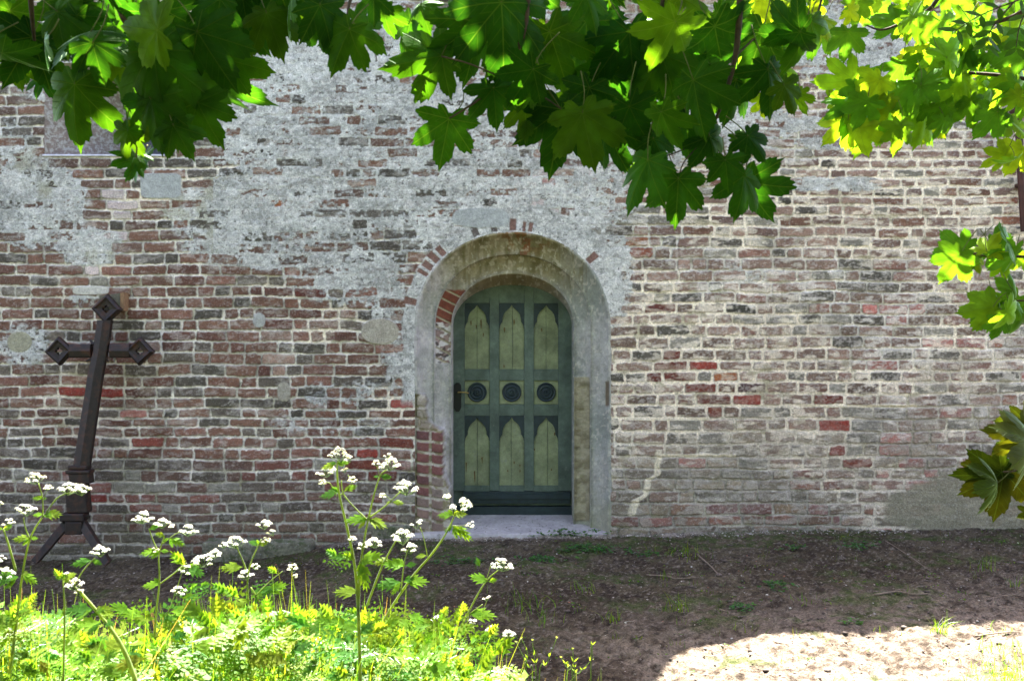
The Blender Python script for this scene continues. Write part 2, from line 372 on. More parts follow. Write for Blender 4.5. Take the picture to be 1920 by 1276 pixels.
def wall_fields(px, py):
    sh = px.shape
    wx = px + 3.2 * (fbm(px / 70, py / 40, 3) - .5) * 2 + 1.6 * (vn(px / 6, py / 6, 31) - .5)
    wy = py + 5.0 * (fbm(px / 120, py / 55, 5) - .5) * 2 + 1.5 * (vn(px / 6.5, py / 5, 37) - .5)
    t = sm(650, 1250, px)
    h = np.zeros(sh); colr = np.zeros(sh + (3,)); bm = np.zeros(sh); rid = np.zeros(sh); red = np.zeros(sh); joint_shade = np.zeros(sh)
    rows = [rowsL[k] + (rowsR[k] - rowsL[k]) * t for k in range(NR)]
    b0 = 2 * rows[0] - rows[1]
    repoint = sm(.42, .6, fbm(px / 150, py / 90, 77) * .6 + .55 * np.exp(-((px - 1290) / 190) ** 2 - ((py - 680) / 130) ** 2) + .35 * np.exp(-((px - 1560) / 120) ** 2 - ((py - 840) / 80) ** 2)
                  + .35 * np.exp(-((px - 1700) / 300) ** 2 - ((py - 380) / 120) ** 2) + .1)
    for k in range(NR):
        lo = (rows[k] + (rows[k - 1] if k else b0)) / 2
        hi = (rows[k] + rows[k + 1]) / 2 if k < NR - 1 else rows[k] + 10
        m = (wy >= lo) & (wy < hi)
        if not m.any(): continue
        x = wx[m]; y = wy[m]; E = row_edges[k]
        i = np.clip(np.searchsorted(E, x) - 1, 0, len(E) - 2)
        r1 = h2(i, np.full_like(i, k), 1); r2 = h2(i, np.full_like(i, k), 2); r3 = h2(i, np.full_like(i, k), 3); r4 = h2(i, np.full_like(i, k), 4)
        jw = 1.35 + .75 * repoint[m]
        tilt = (r4 - .5) * .05 * (x - (E[i] + E[i + 1]) / 2)
        dx = np.minimum(x - E[i], E[i + 1] - x) - jw - .5 * r3
        dy = np.minimum(y + tilt - lo[m] - .7 * r2, hi[m] - y - tilt - .7 * r1) - jw
        rad = 3.2
        ex = rad - np.minimum(dx, rad); ey = rad - np.minimum(dy, rad)
        d = rad - np.sqrt(ex * ex + ey * ey) - 1.3 * (vn(px[m] / 4.2, py[m] / 4.2, 51) - .45) * (1 + 1.2 * (r4 > .7))
        b = sm(-.3, 1.0, d)
        bm[m] = b; rid[m] = r1; joint_shade[m] = np.exp(-((d + .1) / .8) ** 2) * (.25 + .6 * r2)
        h[m] = .0025 + .004 * (r3 - .5) - .004 * (r2 > .82) * vn(px[m] / 9, py[m] / 7, 9)
        c = row_cols[k][i] * (.80 + .42 * r2)[:, None]
        red[m] = np.clip((c[:, 0] / (c[:, 1] + .01) - 2.2), 0, 1)
        colr[m] = c
    # brick face wear: darker fired patches, pale bloom
    wear = fbm(px / 16, py / 10, 21, 4)
    colr = colr * (.72 + .56 * wear)[..., None]
    bloom = sm(.52, .66, fbm(px / 4.5, py / 3.2, 41, 3) * .75 + .25 * fbm(px / 22, py / 12, 42, 3) + .20 * (fbm(px / 130, py / 80, 43) - .5) + .10 * sm(900, 1300, px) * sm(430, 520, py) * (1 - .5 * sm(800, 900, py)) - .05)
    streak = sm(.54, .7, fbm(px / 45, py / 5, 45, 4))
    bloomv = (bloom * .85 + streak * .12) * (1 - .7 * red)
    colr = mix(colr, srgb(176, 170, 164), np.clip(bloomv, 0, .85) * (.42 + .22 * sm(900, 1200, px)))
    h = h - .003 * bm * (wear - .5) * 2
    # mortar
    mo = mix(np.broadcast_to(srgb(218, 213, 205), sh + (3,)), srgb(232, 220, 200), repoint * .85)
    grime = fbm(px / 60, py / 26, 61)
    dirt = sm(.35, .75, grime - .06 + .32 * sm(740, 940, py) * sm(1080, 1200, px) + .16 * sm(800, 960, py)) * (1 - .6 * repoint)
    mo = mix(mo, srgb(128, 122, 110), dirt * .7)
    mo = mo * (.74 + .5 * fbm(px / 7, py / 5, 65))[..., None]
    moss = sm(.60, .74, fbm(px / 30, py / 14, 67)) * .5
    mo = mix(mo, srgb(112, 108, 62), moss)
    hm = -.0085 + .005 * repoint + .003 * (fbm(px / 8, py / 8, 69) - .5)
    H = hm + (h - hm) * bm; K = mix(mo, colr, bm) * (1 - .75 * joint_shade * sm(.35, .6, fbm(px / 12, py / 8, 70)))[..., None]  # joint shadows painted as thin dark lines at brick edges
    # smeared weathered zone low on the right: bricks lose their edges
    smear = sm(.45, .75, .9 * np.exp(-((px - 1450) / 340) ** 2 - ((py - 870) / 130) ** 2) + .75 * np.exp(-((px - 1800) / 160) ** 2 - ((py - 760) / 170) ** 2) + .5 * (fbm(px / 60, py / 25, 71) - .5)) * (1 - .75 * red)
    K = mix(K, srgb(150, 143, 130) * (.6 + .7 * fbm(px / 12, py / 7, 73, 5))[..., None], smear * .50 * sm(.25, .6, fbm(px / 26, py / 9, 75, 4)))
    H = H + smear * .007 * (fbm(px / 13, py / 5, 79, 4) - .5)
    # lime and mortar smeared over the brick faces in places
    smr = sm(.52, .66, fbm(px / 22, py / 8, 131, 5) + .06 * sm(1000, 1200, px) - .03) * (.25 + .4 * sm(1000, 1200, px)) * (1 - .8 * red)
    K = mix(K, mo, smr * bm)
    # bright pointing crack
    cx = np.interp(py, [840, 852, 886, 890, 898, 902, 924, 928, 938, 942, 965], [1236, 1234, 1234, 1232, 1216, 1214, 1212, 1210, 1192, 1190, 1184])
    cr = sm(8.5, 4.0, np.abs(px - cx + 5 * (vn(px / 9, py / 9, 81) - .5)) * (1 + .5 * (vn(py / 12, px * 0, 82) - .5))) * (py > 842) * (py < 968)
    hz = sm(4, 1.5, np.abs(py - 853 - 3 * (vn(px / 14, px * 0, 85) - .5))) * (px > 1232) * (px < 1380)
    hz = np.maximum(hz, sm(3.6, 1.4, np.abs(py - 785 - 3 * (vn(px / 14, px * 0, 86) - .5))) * (px > 1170) * (px < 1330))
    hz = np.maximum(hz, sm(3.4, 1.4, np.abs(py - 760 - 3 * (vn(px / 14, px * 0, 88) - .5))) * (px > 1500) * (px < 1720))
    cr = np.maximum(cr, hz)
    K = mix(K, srgb(214, 204, 182) * (.8 + .4 * fbm(px / 5, py / 5, 87, 3))[..., None], cr * .95); H = H + .004 * cr
    # old render
    c = np.zeros(sh)
    for x0, y0, rx, ry, v in cover:
        q = ((px - x0) / rx) ** 2 + ((py - y0) / ry) ** 2
        if v > 0: c = np.maximum(c, v * np.exp(-q * q * .6))
    n = fbm(px / 42, py / 26, 91, 5, .55)
    n2 = fbm(px / 7, py / 5, 93, 4)
    cc = c + (n - .5) * .95 + (n2 - .5) * (.55 + .9 * bm) - bm * (.50 * (rid > .55) + .30 * rid) + .17
    A = np.maximum(sm(.38, .56, cc) * (.84 + .16 * sm(.4, .6, n2)), .5 * sm(.0, .45, cc) * sm(.35, .6, n2)) * sm(.12, .4, c)
    # render hugging the arch, with a few voussoirs showing through
    ar = (arch_r(px, py, 181, 437) - 1) * 181
    wid = np.where(px > 961, 30 + 26 * sm(600, 440, py) - 26 * sm(560, 620, py), 26) + 16 * (n - .5)
    near = sm(0, 2, ar + 3) * sm(wid + 2, wid - 2, ar) * sm(10, -10, py + 30 * (n - .5) - np.where(px > 961, 590, 760))
    ang = np.arctan2(612 - py, px - 961)
    vi = np.floor(ang / .095).astype(int); vf = ang / .095 - vi
    vr = h2(vi, np.zeros_like(vi), 5); vexp = (vr > .74) | (np.abs(ang - 1.42) < .05) | ((ang > 2.3) & (ang < 2.62))
    vb = vexp * sm(.1, .2, vf) * sm(.9, .8, vf) * sm(3, 6, ar + 3 * (n2 - .5)) * sm(24 + 8 * vr, 20 + 8 * vr, ar) * (ang > .25) * (ang < 2.95) * sm(.35, .5, n2 + .25)
    vcol = np.where((vr > .8)[..., None], srgb(86, 78, 74), srgb(112, 80, 70)) * (.7 + .6 * n2)[..., None]
    A = np.maximum(A, near * .96)
    # one curved old render edge right of the arch
    rp = mix(np.broadcast_to(srgb(184, 186, 184), sh + (3,)), srgb(158, 160, 158), sm(.35, .65, fbm(px / 50, py / 34, 97)))
    rp = mix(rp, srgb(222, 222, 222), sm(.50, .66, fbm(px / 17, py / 12, 98, 5)) * .4)
    rp = mix(rp, srgb(226, 225, 222), sm(.52, .64, fbm(px / 5, py / 4, 99, 4)) * .38)
    rp = mix(rp, srgb(112, 112, 108), sm(.58, .70, fbm(px / 8, py / 6, 101, 4)) * .45)
    rp = mix(rp, srgb(150, 148, 120), sm(.55, .7, fbm(px / 40, py / 60, 103)) * .5 * (px < 400))
    pits = sm(.72, .80, fbm(px / 5, py / 5, 105, 3))
    rp = mix(rp, srgb(60, 60, 58), pits * .7)
    hr = .004 + .003 * (fbm(px / 4, py / 4, 108, 3) - .5) + .007 * (fbm(px / 18, py / 14, 107, 5) - .5) - .003 * pits
    K = K * (1 - .5 * np.exp(-((cc - .38) / .05) ** 2) * (c > .4))[..., None]; K = mix(K, rp, A); H = H + (np.maximum(hr, H * .5 + .002) - H) * A  # thin shadow line painted along the render's broken edge
    K = mix(K, vcol, vb * .95); H = H - .003 * vb
    # flat cement patches
    def patch(x0, x1, y0, y1, rnd, c3, hh=.006, jag=3):
        nonlocal K, H
        cxm, cym = (x0 + x1) / 2, (y0 + y1) / 2
        q = (np.abs((px - cxm) / ((x1 - x0) / 2)) ** rnd + np.abs((py - cym) / ((y1 - y0) / 2)) ** rnd) ** (1 / rnd) + jag * .02 * (n - .5) * 2
        a = sm(1.04, .96, q)
        K = mix(K, srgb(*c3) * (.86 + .28 * fbm(px / 12, py / 12, 111, 4))[..., None], a); H = H + (hh + .0015 * (n2 - .5) - H) * a
    patch(264, 340, 325, 372, 6, (160, 164, 164))
    patch(677, 748, 597, 646, 2.2, (160, 155, 142), .010)
    patch(474, 498, 586, 614, 2.0, (158, 160, 158))
    patch(1480, 1610, 640 - 300, 356, 8, (168, 168, 166)) if False else None
    patch(520, 545, 716, 752, 2.5, (150, 146, 134))
    patch(136, 205, 536, 552, 4, (186, 184, 176))
    patch(105, 168, 583, 594, 4, (178, 172, 168)) if False else None
    patch(14, 60, 622, 660, 2.2, (152, 150, 130))
    patch(850, 955, 438 - 48, 438 - 12, 3, (158, 162, 162), .006, 8)
    # cement wash at the foot of the wall on the right
    ws = sm(.42, .62, 1.0 * np.exp(-((px - 1790) / 150) ** 2 - ((py - 955) / 52) ** 2) + .55 * np.exp(-((px - 1900) / 200) ** 2 - ((py - 930) / 70) ** 2) + .5 * (n - .5))
    K = mix(K, srgb(128, 124, 106) * (.72 + .5 * fbm(px / 20, py / 9, 115, 5))[..., None], ws * .88); H = H + (.006 + .004 * (n2 - .5) - H) * ws * .85
    # damp greenish foot
    ft = sm(930, 1010, py + 40 * (n - .5)) * .5
    K = mix(K, srgb(92, 92, 72), ft * .6)
    # overall patina
    K = K * (.90 + .22 * fbm(px / 220, py / 160, 121))[..., None] * np.array([1.04, .985, .965])
    return H, np.clip(K, .004, .9)

# ------------------------------------------------------------------ the building
def ZP(py, d=DW): return EYE + (638 - py) / F * d
def XP(px, d=DW): return (px - 960) / F * d
building = empty('brick_building', (0, 0, 0))
tag(building, 'old brick chapel wall with flaking grey render, an arched green door and worn pale pointing', 'building')
ST = .0058
xs = np.arange(-5.6, 5.6, ST); zs = np.arange(-.45, 4.95, ST)
GX, GZ = np.meshgrid(xs, zs)
px = 960 + GX / DW * F; py = 638 - (GZ - EYE) / DW * F
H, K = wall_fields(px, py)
cxf = (GX[:-1, :-1] + GX[1:, 1:]) / 2; czf = (GZ[:-1, :-1] + GZ[1:, 1:]) / 2
pcx = 960 + cxf / DW * F; pcy = 638 - (czf - EYE) / DW * F
hole = (arch_r(pcx, pcy, HOLE_Z['a'] - 1, HOLE_Z['top'] + 1) < 1) & (pcy < 1003)
hole |= (pcx > 84) & (pcx < 318) & (pcy > 118) & (pcy < 291)
V = np.stack([GX, -H, GZ], -1).reshape(-1, 3)
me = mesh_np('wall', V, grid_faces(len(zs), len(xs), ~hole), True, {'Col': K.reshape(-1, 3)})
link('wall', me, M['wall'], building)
del V, GX, GZ, px, py, H, K, hole, cxf, czf, pcx, pcy
# masonry behind and around the visible face (unseen raised top, shaped to cast the ground's shadow edge)
b = MB()
top = [(-9, 4.9), (9, 4.9), (9, 4.95), (5.0, 4.97), (4.0, 4.99), (3.6, 5.06), (3.3, 5.2), (3.1, 5.3), (2.9, 5.42), (2.6, 5.40), (2.4, 5.46), (2.2, 5.42), (2.0, 5.52), (1.8, 5.50), (1.65, 5.6), (1.5, 5.66), (1.38, 5.82), (1.26, 6.0), (1.2, 6.25), (1.14, 6.5), (1.12, 6.9), (1.08, 7.5), (-1.9, 7.5), (-2.2, 6.2), (-2.6, 5.5), (-9, 5.4)]
b.prism(top, .02, .6)
b.box((-9, 0, -.6), (-5.58, .6, 4.9)); b.box((5.58, 0, -.6), (9, .6, 4.9)); b.box((-9, .64, -.6), (9, 1.2, 4.9))
b.build('wall_core', M['brick'], building, attr=False)

# door surround: moulded arch profile swept round the opening
prof = [(187, 432.5, .012), (184.5, 434.5, -.003), (182, 436.5, -.007), (179.5, 438.5, -.003), (178, 440, .006), (173, 445, .050), (166, 452, .092), (158, 461, .125), (151, 470, .143), (148, 475, .142), (146.8, 476.2, .134),
        (145.6, 477.4, .140), (145.2, 478.2, .178), (143.5, 480, .190), (136, 489, .228), (126, 500, .255), (119, 507.5, .262), (116, 510.5, .252), (114.3, 513, .246), (113.5, 519, .34), (112.3, 526, .44), (111, 534, .545), (110.5, 535, .62)]
pf = np.array(prof); tt = np.arange(len(pf))
NT = 110; ti = np.linspace(0, len(pf) - 1, NT)
ap = np.interp(ti, tt, pf[:, 0]); tp = np.interp(ti, tt, pf[:, 1]); dp = np.interp(ti, tt, pf[:, 2])
nv = 330; na = 420
sv = np.concatenate([np.linspace(1002, 612, nv, endpoint=False), np.full(na, 612.), np.linspace(612, 1002, nv)])
sa = np.concatenate([np.full(nv, math.pi), np.linspace(math.pi, 0, na, endpoint=False), np.full(nv, 0.)])
pxg = np.zeros((len(sv), NT)); pyg = np.zeros_like(pxg); dg = np.zeros_like(pxg)
for j in range(NT):
    cs = np.cos(sa); sn = np.sin(sa); e = 2 / 2.08
    pxg[:, j] = 961 + ap[j] * np.sign(cs) * np.abs(cs) ** e
    pyg[:, j] = sv - (612 - tp[j]) * np.abs(sn) ** e * (np.abs(sa - math.pi) > 1e-6) * (sa > 1e-6)
    dg[:, j] = dp[j]
tg = np.broadcast_to(ti, pxg.shape)
# weathering of the moulding
def surround_color(px, py, tg, dg):
    n = fbm(px / 30, py / 40, 201, 5); n2 = fbm(px / 6, py / 6, 203, 4)
    K = mix(np.broadcast_to(srgb(150, 152, 154), px.shape + (3,)), srgb(172, 170, 178), sm(.35, .65, n) * (px < 960))
    K = mix(K, srgb(122, 130, 130), sm(.3, .7, fbm(px / 40, py / 90, 205)) * .8 * (px > 960))
    K = mix(K, srgb(112, 114, 112), sm(.52, .75, n2) * .4)
    crown = sm(580, 500, py) * sm(170, 70, np.abs(px - 955) + 60 * (n - .5))
    K = mix(K, srgb(120, 108, 58), crown * .6); K = mix(K, srgb(84, 80, 50), crown * sm(.40, .75, fbm(px / 14, py / 30, 211, 5)) * .75)
    K = mix(K, srgb(112, 78, 48), sm(490, 440, py) * sm(.50, .6, fbm(px / 9, py / 9, 207, 4)) * sm(75, 20, np.abs(px - 985)) * .9)
    seg = (np.abs(px - 985) < 10) & (py < 478) & (py > 446); K = mix(K, srgb(116, 72, 54), seg * sm(.35, .5, n2) * .7)
    drip = sm(.58, .68, fbm(px / 5, py / 60, 209)) * sm(640, 480, py)
    K = mix(K, srgb(96, 92, 60), drip * .5)
    rv = sm(17.2, 19, tg)  # reveal
    K = mix(K, srgb(118, 104, 80), rv * sm(600, 500, py) * .8)
    K = K * (.76 + .38 * fbm(px / 11, py / 16, 213, 5))[..., None]; K = mix(K, srgb(178, 176, 172), sm(.60, .70, fbm(px / 5, py / 7, 215, 4)) * .45)
    foot = sm(900, 985, py + 30 * (n - .5)); K = mix(K, srgb(118, 120, 98), foot * .55)
    return K, n, n2
Ks, n, n2 = surround_color(pxg, pyg, tg, dg)
Ks = Ks * np.array([1.12, 1.04, .93])
disp = -.005 * (n - .5) - .004 * (n2 - .5)
# plaster lost low on the left: brick jamb shows
xb = np.interp(pyg, [738, 785, 793, 803, 820, 885, 897, 908, 985], [801, 803, 812, 832, 835, 833, 839, 845, 851]) + 5 * (n2 - .5) + 3 * (vn(pyg / 5, pxg / 5, 221) - .5)
lost = sm(1.5, -1.5, pxg - xb) * sm(736, 741, pyg + 3 * (n2 - .5)) * (pxg < 900)
jr = np.interp(pyg, np.arange(742, 1010, 20.6), np.arange(0, 13.01, 1)[:len(np.arange(742, 1010, 20.6))])
jr = (pyg - 742) / 20.8; ji = np.floor(jr).astype(int); jf = jr - ji
jc = (pxg > 809).astype(int); jx = np.where(jc == 0, (pxg - 778) / 31, (pxg - 809) / 27)
rj = h2(ji, jc, 230); edge = np.minimum(np.minimum(jf, 1 - jf) * 20.8, np.minimum(jx, 1 - jx) * 29) - 2.2 - 1.6 * (n2 - .4)
bmj = sm(-.5, 1.2, edge) * (1 - (ji < 3) * .6 * (n > .4))
cj = np.where((rj > .72)[..., None], srgb(120, 104, 96), np.where((rj > .3)[..., None], srgb(112, 72, 68), srgb(98, 66, 64))) * (.65 + .7 * n2)[..., None]
cj = mix(cj, srgb(150, 140, 124), (ji < 3) * .7 + (ji > 8) * .35)
mj = mix(np.broadcast_to(srgb(168, 158, 146), pxg.shape + (3,)), srgb(110, 98, 62), sm(.4, .6, fbm(pxg / 12, pyg / 8, 233)) * .8)
Ks = mix(Ks, mix(mj, cj, bmj), lost)
d2 = .016 + .03 * sm(780, 835, pxg) + .008 * (1 - bmj) + .006 * (n2 - .5)
dg2 = dg + (d2 - dg) * lost
# render fallen off the inner order on the upper left, three red bricks bare
inn = sm(12.2, 12.8, tg) * sm(17.8, 17.0, tg) * (pxg < 960)
ex = inn * sm(540, 546, pyg + 4 * (n2 - .5)) * sm(684, 678, pyg + 5 * (n2 - .5))
er = (pyg - 545 - .5 * (pxg - 840)) / 19.5; ei = np.floor(er).astype(int); ef = er - ei
be = sm(.06, .14, ef) * sm(.94, .86, ef)
ce = np.where((pyg < 606)[..., None], srgb(112, 62, 48), srgb(132, 110, 104)) * (.7 + .6 * n2)[..., None]
ce = mix(ce, srgb(196, 190, 186), (pyg > 604) * sm(.42, .52, fbm(pxg / 9, pyg / 7, 241, 4)) * .9)
ce = mix(ce, srgb(60, 56, 54), (pyg > 604) * sm(.60, .66, fbm(pxg / 7, pyg / 7, 243, 4)) * .8)
Ks = mix(Ks, mix(np.broadcast_to(srgb(150, 140, 118), pxg.shape + (3,)), ce, be), ex)
dg2 = dg2 + ex * (.006 + .008 * (1 - be) + .005 * (n2 - .5))
# rough sandy strip low on the right inner order
ri = sm(12.3, 12.6, tg) * sm(17.6, 17.2, tg) * (pxg > 960) * sm(704, 708, pyg + 3 * (n2 - .5)) * sm(978, 972, pyg)
rk = fbm(pxg / 12, pyg / 9, 251, 5)
Ks = mix(Ks, mix(np.broadcast_to(srgb(146, 138, 114), pxg.shape + (3,)), srgb(112, 104, 80), sm(.3, .75, rk)), ri)
dg2 = dg2 - ri * (.012 + .022 * (rk - .5))
# break on the right outer edge
bk = sm(5, 2, np.abs(pxg - 1139)) * sm(712, 718, pyg) * sm(766, 758, pyg)
Ks = mix(Ks, srgb(92, 76, 58), bk * .9); dg2 = dg2 + bk * .02
d = DW + dg2
base_d = DW + dg
V = np.stack([(pxg - 960) / F * base_d, dg2 + disp, EYE + (638 - pyg) / F * base_d], -1).reshape(-1, 3)
me = mesh_np('door_surround', V, grid_faces(len(sv), NT), True, {'Col': Ks.reshape(-1, 3)})
link('door_surround', me, M['surround'], building)
# doorstep
st = []; sx = np.linspace(XP(772), XP(1137), 130); sprof = [(-.035, -.25), (-.035, -.075), (-.037, -.012), (-.028, -.001)] + [(y_, .001 + .11 * (y_ + .02)) for y_ in np.linspace(-.015, .64, 40)]
SY = np.array([p[0] for p in sprof]); SZ = np.array([p[1] for p in sprof])
XX, YY = np.meshgrid(sx, SY); _, ZZ = np.meshgrid(sx, SZ)
chip = fbm(XX * 12, YY * 12, 301, 4) - .5
ZZ = ZZ + .006 * chip; YY = YY + .008 * (fbm(XX * 9, ZZ * 9, 303) - .5) * (YY < 0)
me = mesh_np('doorstep', np.stack([XX, YY, ZZ], -1).reshape(-1, 3), grid_faces(len(SY), len(sx)))
link('doorstep', me, M['slab'], building)
b = MB(); b.box((XP(697), -.035, -.14), (XP(772), .0, .07)); b.build('plinth_stone', M['stone'], building, bevel=.008)

q = MB(); rl = random.Random(9)
for i in range(70):
    x = XP(rl.uniform(850, 1120)); y = rl.uniform(.0, .48); z = .001 + .11 * (y + .02) + .004; a = rl.uniform(0, 6.28); l = rl.uniform(.004, .014); w_ = l * rl.uniform(.25, .6)
    c_, s_ = math.cos(a), math.sin(a)
    q.add([(x - l * c_, y - l * s_, z), (x + w_ * s_, y - w_ * c_, z + .002), (x + l * c_, y + l * s_, z + .001), (x - w_ * s_, y + w_ * c_, z + .004)], [(0, 1, 2, 3)])
lit = q.build('leaf_litter', M['bark'], None, attr=False); tag(lit, 'dry dark crumbs and leaf bits lying on the pale doorstep', 'litter', kind='stuff')

# door: everything given in photo pixels at its own depth
dd = .55; D_ = DW + dd
def dx_(p): return XP(p, D_)
def dz_(p): return ZP(p, D_)
DPT = tuple(srgb(80, 92, 82)); PAN = tuple(srgb(118, 124, 94)); DGN = tuple(srgb(86, 104, 98))
door = MB()
door.box((dx_(838), dd + .03, dz_(948)), (dx_(1086), dd + .06, dz_(520)), DPT)
xs_st = [(838, 871), (918, 936), (983, 1001), (1047, 1086)]
for a_, b_ in xs_st: door.box((dx_(a_), dd, dz_(920)), (dx_(b_), dd + .03, dz_(525)), DPT)
cols = [(871, 918), (936, 983), (1001, 1047)]
for y0, y1 in ((568, 525), (713, 692), (779, 758), (921, 910)):
    for a_, b_ in cols: door.box((dx_(a_), dd + .001, dz_(y0)), (dx_(b_), dd + .03, dz_(y1)), DPT)
dob = door.build('door', M['paint'], building, bevel=.004)
tag(dob, 'grey-green panelled door with pointed panels and three dark roundels')
def dpart(mb, name, mat, **k):
    o = mb.build(name, mat, None, **k); o.parent = dob; return o
prg = random.Random(3)
for (a_, b_) in cols:
    for y0, y1 in ((692, 568), (910, 779)):
        p = MB(); mid = (a_ + b_) / 2 + prg.uniform(-1, 3)
        kk = prg.uniform(.93, 1.05); cc = tuple(c * kk for c in PAN)
        p.box((dx_(a_ + .2), dd + .018, dz_(y0)), (dx_(mid - .35), dd + .03, dz_(y1)), cc); p.box((dx_(mid + .35), dd + .0185, dz_(y0)), (dx_(b_ - .2), dd + .03, dz_(y1)), cc)
        dpart(p, 'panel', M['paint'], bevel=.0015)
        # dark pointed-arch spandrels over the panel
        hw = (b_ - a_) / 2; cx_ = (a_ + b_) / 2
        half = [(0, 3), (.07, 6), (.20, 10), (.36, 13), (.52, 16.5), (.66, 22), (.74, 29), (.75, 35), (.84, 38), (.93, 42), (.97, 47)]
        for sg in (-1, 1):
            pts = [(cx_ + sg * h_ * hw, y1 + v_) for h_, v_ in half] + [(cx_ + sg * hw * .995, y1 + 47), (cx_ + sg * hw * .995, y1), (cx_, y1)]
            w_ = [(dx_(x_), dz_(y_)) for x_, y_ in pts]
            if sg > 0: pass
            else: w_ = w_[::-1]
            q = MB(); q.prism(w_, dd + .006, dd + .0175)
            dpart(q, 'spandrel', M['darkpaint'], attr=False)
    p = MB(); p.box((dx_(a_ + .2), dd + .016, dz_(757.5)), (dx_(b_ - .2), dd + .03, dz_(713.5)), tuple(c * 1.0 for c in PAN)); dpart(p, 'panel', M['paint'], bevel=.002)
    # turned roundel
    cx_ = (a_ + b_) / 2; cz_ = dz_(735); Rr = 18 / F * D_
    pr = [(1, .016), (1, .004), (.93, -.002), (.84, .004), (.76, .006), (.70, -.001), (.60, -.004), (.52, .004), (.44, .006), (.36, -.002), (.26, -.005), (.2, .003), (.14, .004), (.08, -.006), (.0, -.009)]
    q = MB(); nn = 40; vs = []; fs = []
    for r_, y_ in pr:
        for k in range(nn): vs.append((dx_(cx_) + Rr * r_ * math.cos(2 * math.pi * k / nn), dd + y_, cz_ + Rr * r_ * math.sin(2 * math.pi * k / nn)))
    for i in range(len(pr) - 1):
        for k in range(nn): fs.append((i * nn + k, i * nn + (k + 1) % nn, (i + 1) * nn + (k + 1) % nn, (i + 1) * nn + k))
    q.add(vs, fs); dpart(q, 'roundel', M['darkpaint'], attr=False)
# rust runs under old nails
for x_, y_, l_ in [(883, 602, 10), (893, 610, 8), (902, 600, 22), (906, 625, 8), (946, 615, 10), (964, 600, 12), (1016, 616, 8), (945, 685, 6), (874, 868, 22), (890, 884, 26), (904, 858, 14), (952, 882, 3), (964, 866, 5), (975, 872, 5), (975, 882, 5), (1034, 880, 3), (1002, 842, 3), (1040, 812, 6)]:
    q = MB(); pts = []
    for k in range(12):
        a = 2 * math.pi * k / 12; rr = 1.3 * (1 + .3 * math.sin(3 * a + x_))
        yy = rr * math.sin(a) if math.sin(a) > 0 else math.sin(a) * l_ * .8
        pts.append((dx_(x_ + rr * math.cos(a) * (1 if math.sin(a) > 0 else .8)), dz_(y_ - yy)))
    q.prism(pts, dd + .0165, dd + .0182)
    M.setdefault('rust', material('nail_rust', base=(.10, .058, .015), noise=[(90, .5)]))
    dpart(q, 'rust_stain', M['rust'], attr=False)
q = MB()
q.prism([(p_[0], p_[1]) for p_ in [(dx_(868), dz_(943)), (dx_(1069), dz_(943)), (dx_(1069), dz_(921)), (dx_(868), dz_(921))]], dd - .012, dd + .03)
q.prism([(dx_(868), dz_(934)), (dx_(1069), dz_(934)), (dx_(1069), dz_(925)), (dx_(868), dz_(925))], dd - .03, dd - .0125)
dpart(q, 'weatherboard', M['darkpaint'], bevel=.004, attr=False)
q = MB(); q.box((dx_(838), dd - .02, -.02), (dx_(1086), dd + .06, dz_(949))); dpart(q, 'threshold', M['darkpaint'], attr=False)
q = MB(); pl = [(851, 722), (855, 717), (861, 717), (865, 722), (865, 764), (861, 771), (855, 771), (851, 764)]
q.prism([(dx_(x_), dz_(y_)) for x_, y_ in pl[::-1]], dd - .008, dd + .001); dpart(q, 'lock_plate', M['blackiron'], bevel=.002, attr=False)
q = MB(); q.tube([(dx_(860), dd - .008, dz_(735)), (dx_(860), dd - .05, dz_(735))], .008, 8)
q.tube(spline([(dx_(859), dd - .05, dz_(735)), (dx_(866), dd - .054, dz_(734.2)), (dx_(874), dd - .052, dz_(735)), (dx_(879), dd - .045, dz_(736))], 4), [.009, .008, .008, .007, .007, .007, .006, .006, .006, .006, .006, .006, .007], 8)
dpart(q, 'door_handle', M['brass'], smooth=True, attr=False)

# shuttered window high on the left
nb = empty('window', (0, 0, 0)); nb.parent = building
def npart(mb, name, mat, **k):
    o = mb.build(name, mat, None, **k); o.parent = nb; return o
q = MB(); q.add([(XP(83), -.002, ZP(116)), (XP(83), -.002, ZP(293)), (XP(206), .42, ZP(293)), (XP(206), .42, ZP(116))], [(0, 1, 2, 3)])
npart(q, 'splayed_reveal', M['whitewash'], attr=False)
q = MB(); q.add([(XP(319), -.002, ZP(116)), (XP(319), -.002, ZP(293)), (XP(313), .42, ZP(293)), (XP(313), .42, ZP(116))], [(0, 3, 2, 1)])
q.add([(XP(83), -.002, ZP(117.5)), (XP(206), .42, ZP(117.5)), (XP(313), .42, ZP(117.5)), (XP(319), -.002, ZP(117.5))], [(0, 1, 2, 3)])
npart(q, 'brick_reveal', M['brick'], attr=False)
q = MB()
for k in range(4):
    x0 = 200 + k * 29; q.box((XP(x0), .40 + .003 * (k % 2), ZP(294)), (XP(x0 + 28.3), .43, ZP(117)))
npart(q, 'shutter_boards', M['oldwood'], bevel=.003, attr=False)
q = MB(); q.box((XP(80), -.012, ZP(293.5)), (XP(322), .43, ZP(289.5))); npart(q, 'sill', M['lintel'], bevel=.006, attr=False)
# brown downpipe at the right edge
q = MB(); q.tube([(XP(1901, 8.02), -.09, ZP(60)), (XP(1906, 8.02), -.09, ZP(180)), (XP(1914, 8.02), -.085, ZP(330)), (XP(1921, 8.02), -.08, ZP(436))], .032, 14)
q.box((XP(1893), -.10, ZP(214)), (XP(1918), .0, ZP(208)))
q.box((XP(1902), -.10, ZP(352)), (XP(1930), .0, ZP(346)))
q.build('drainpipe', M['pipe'], building, smooth=False, attr=False)

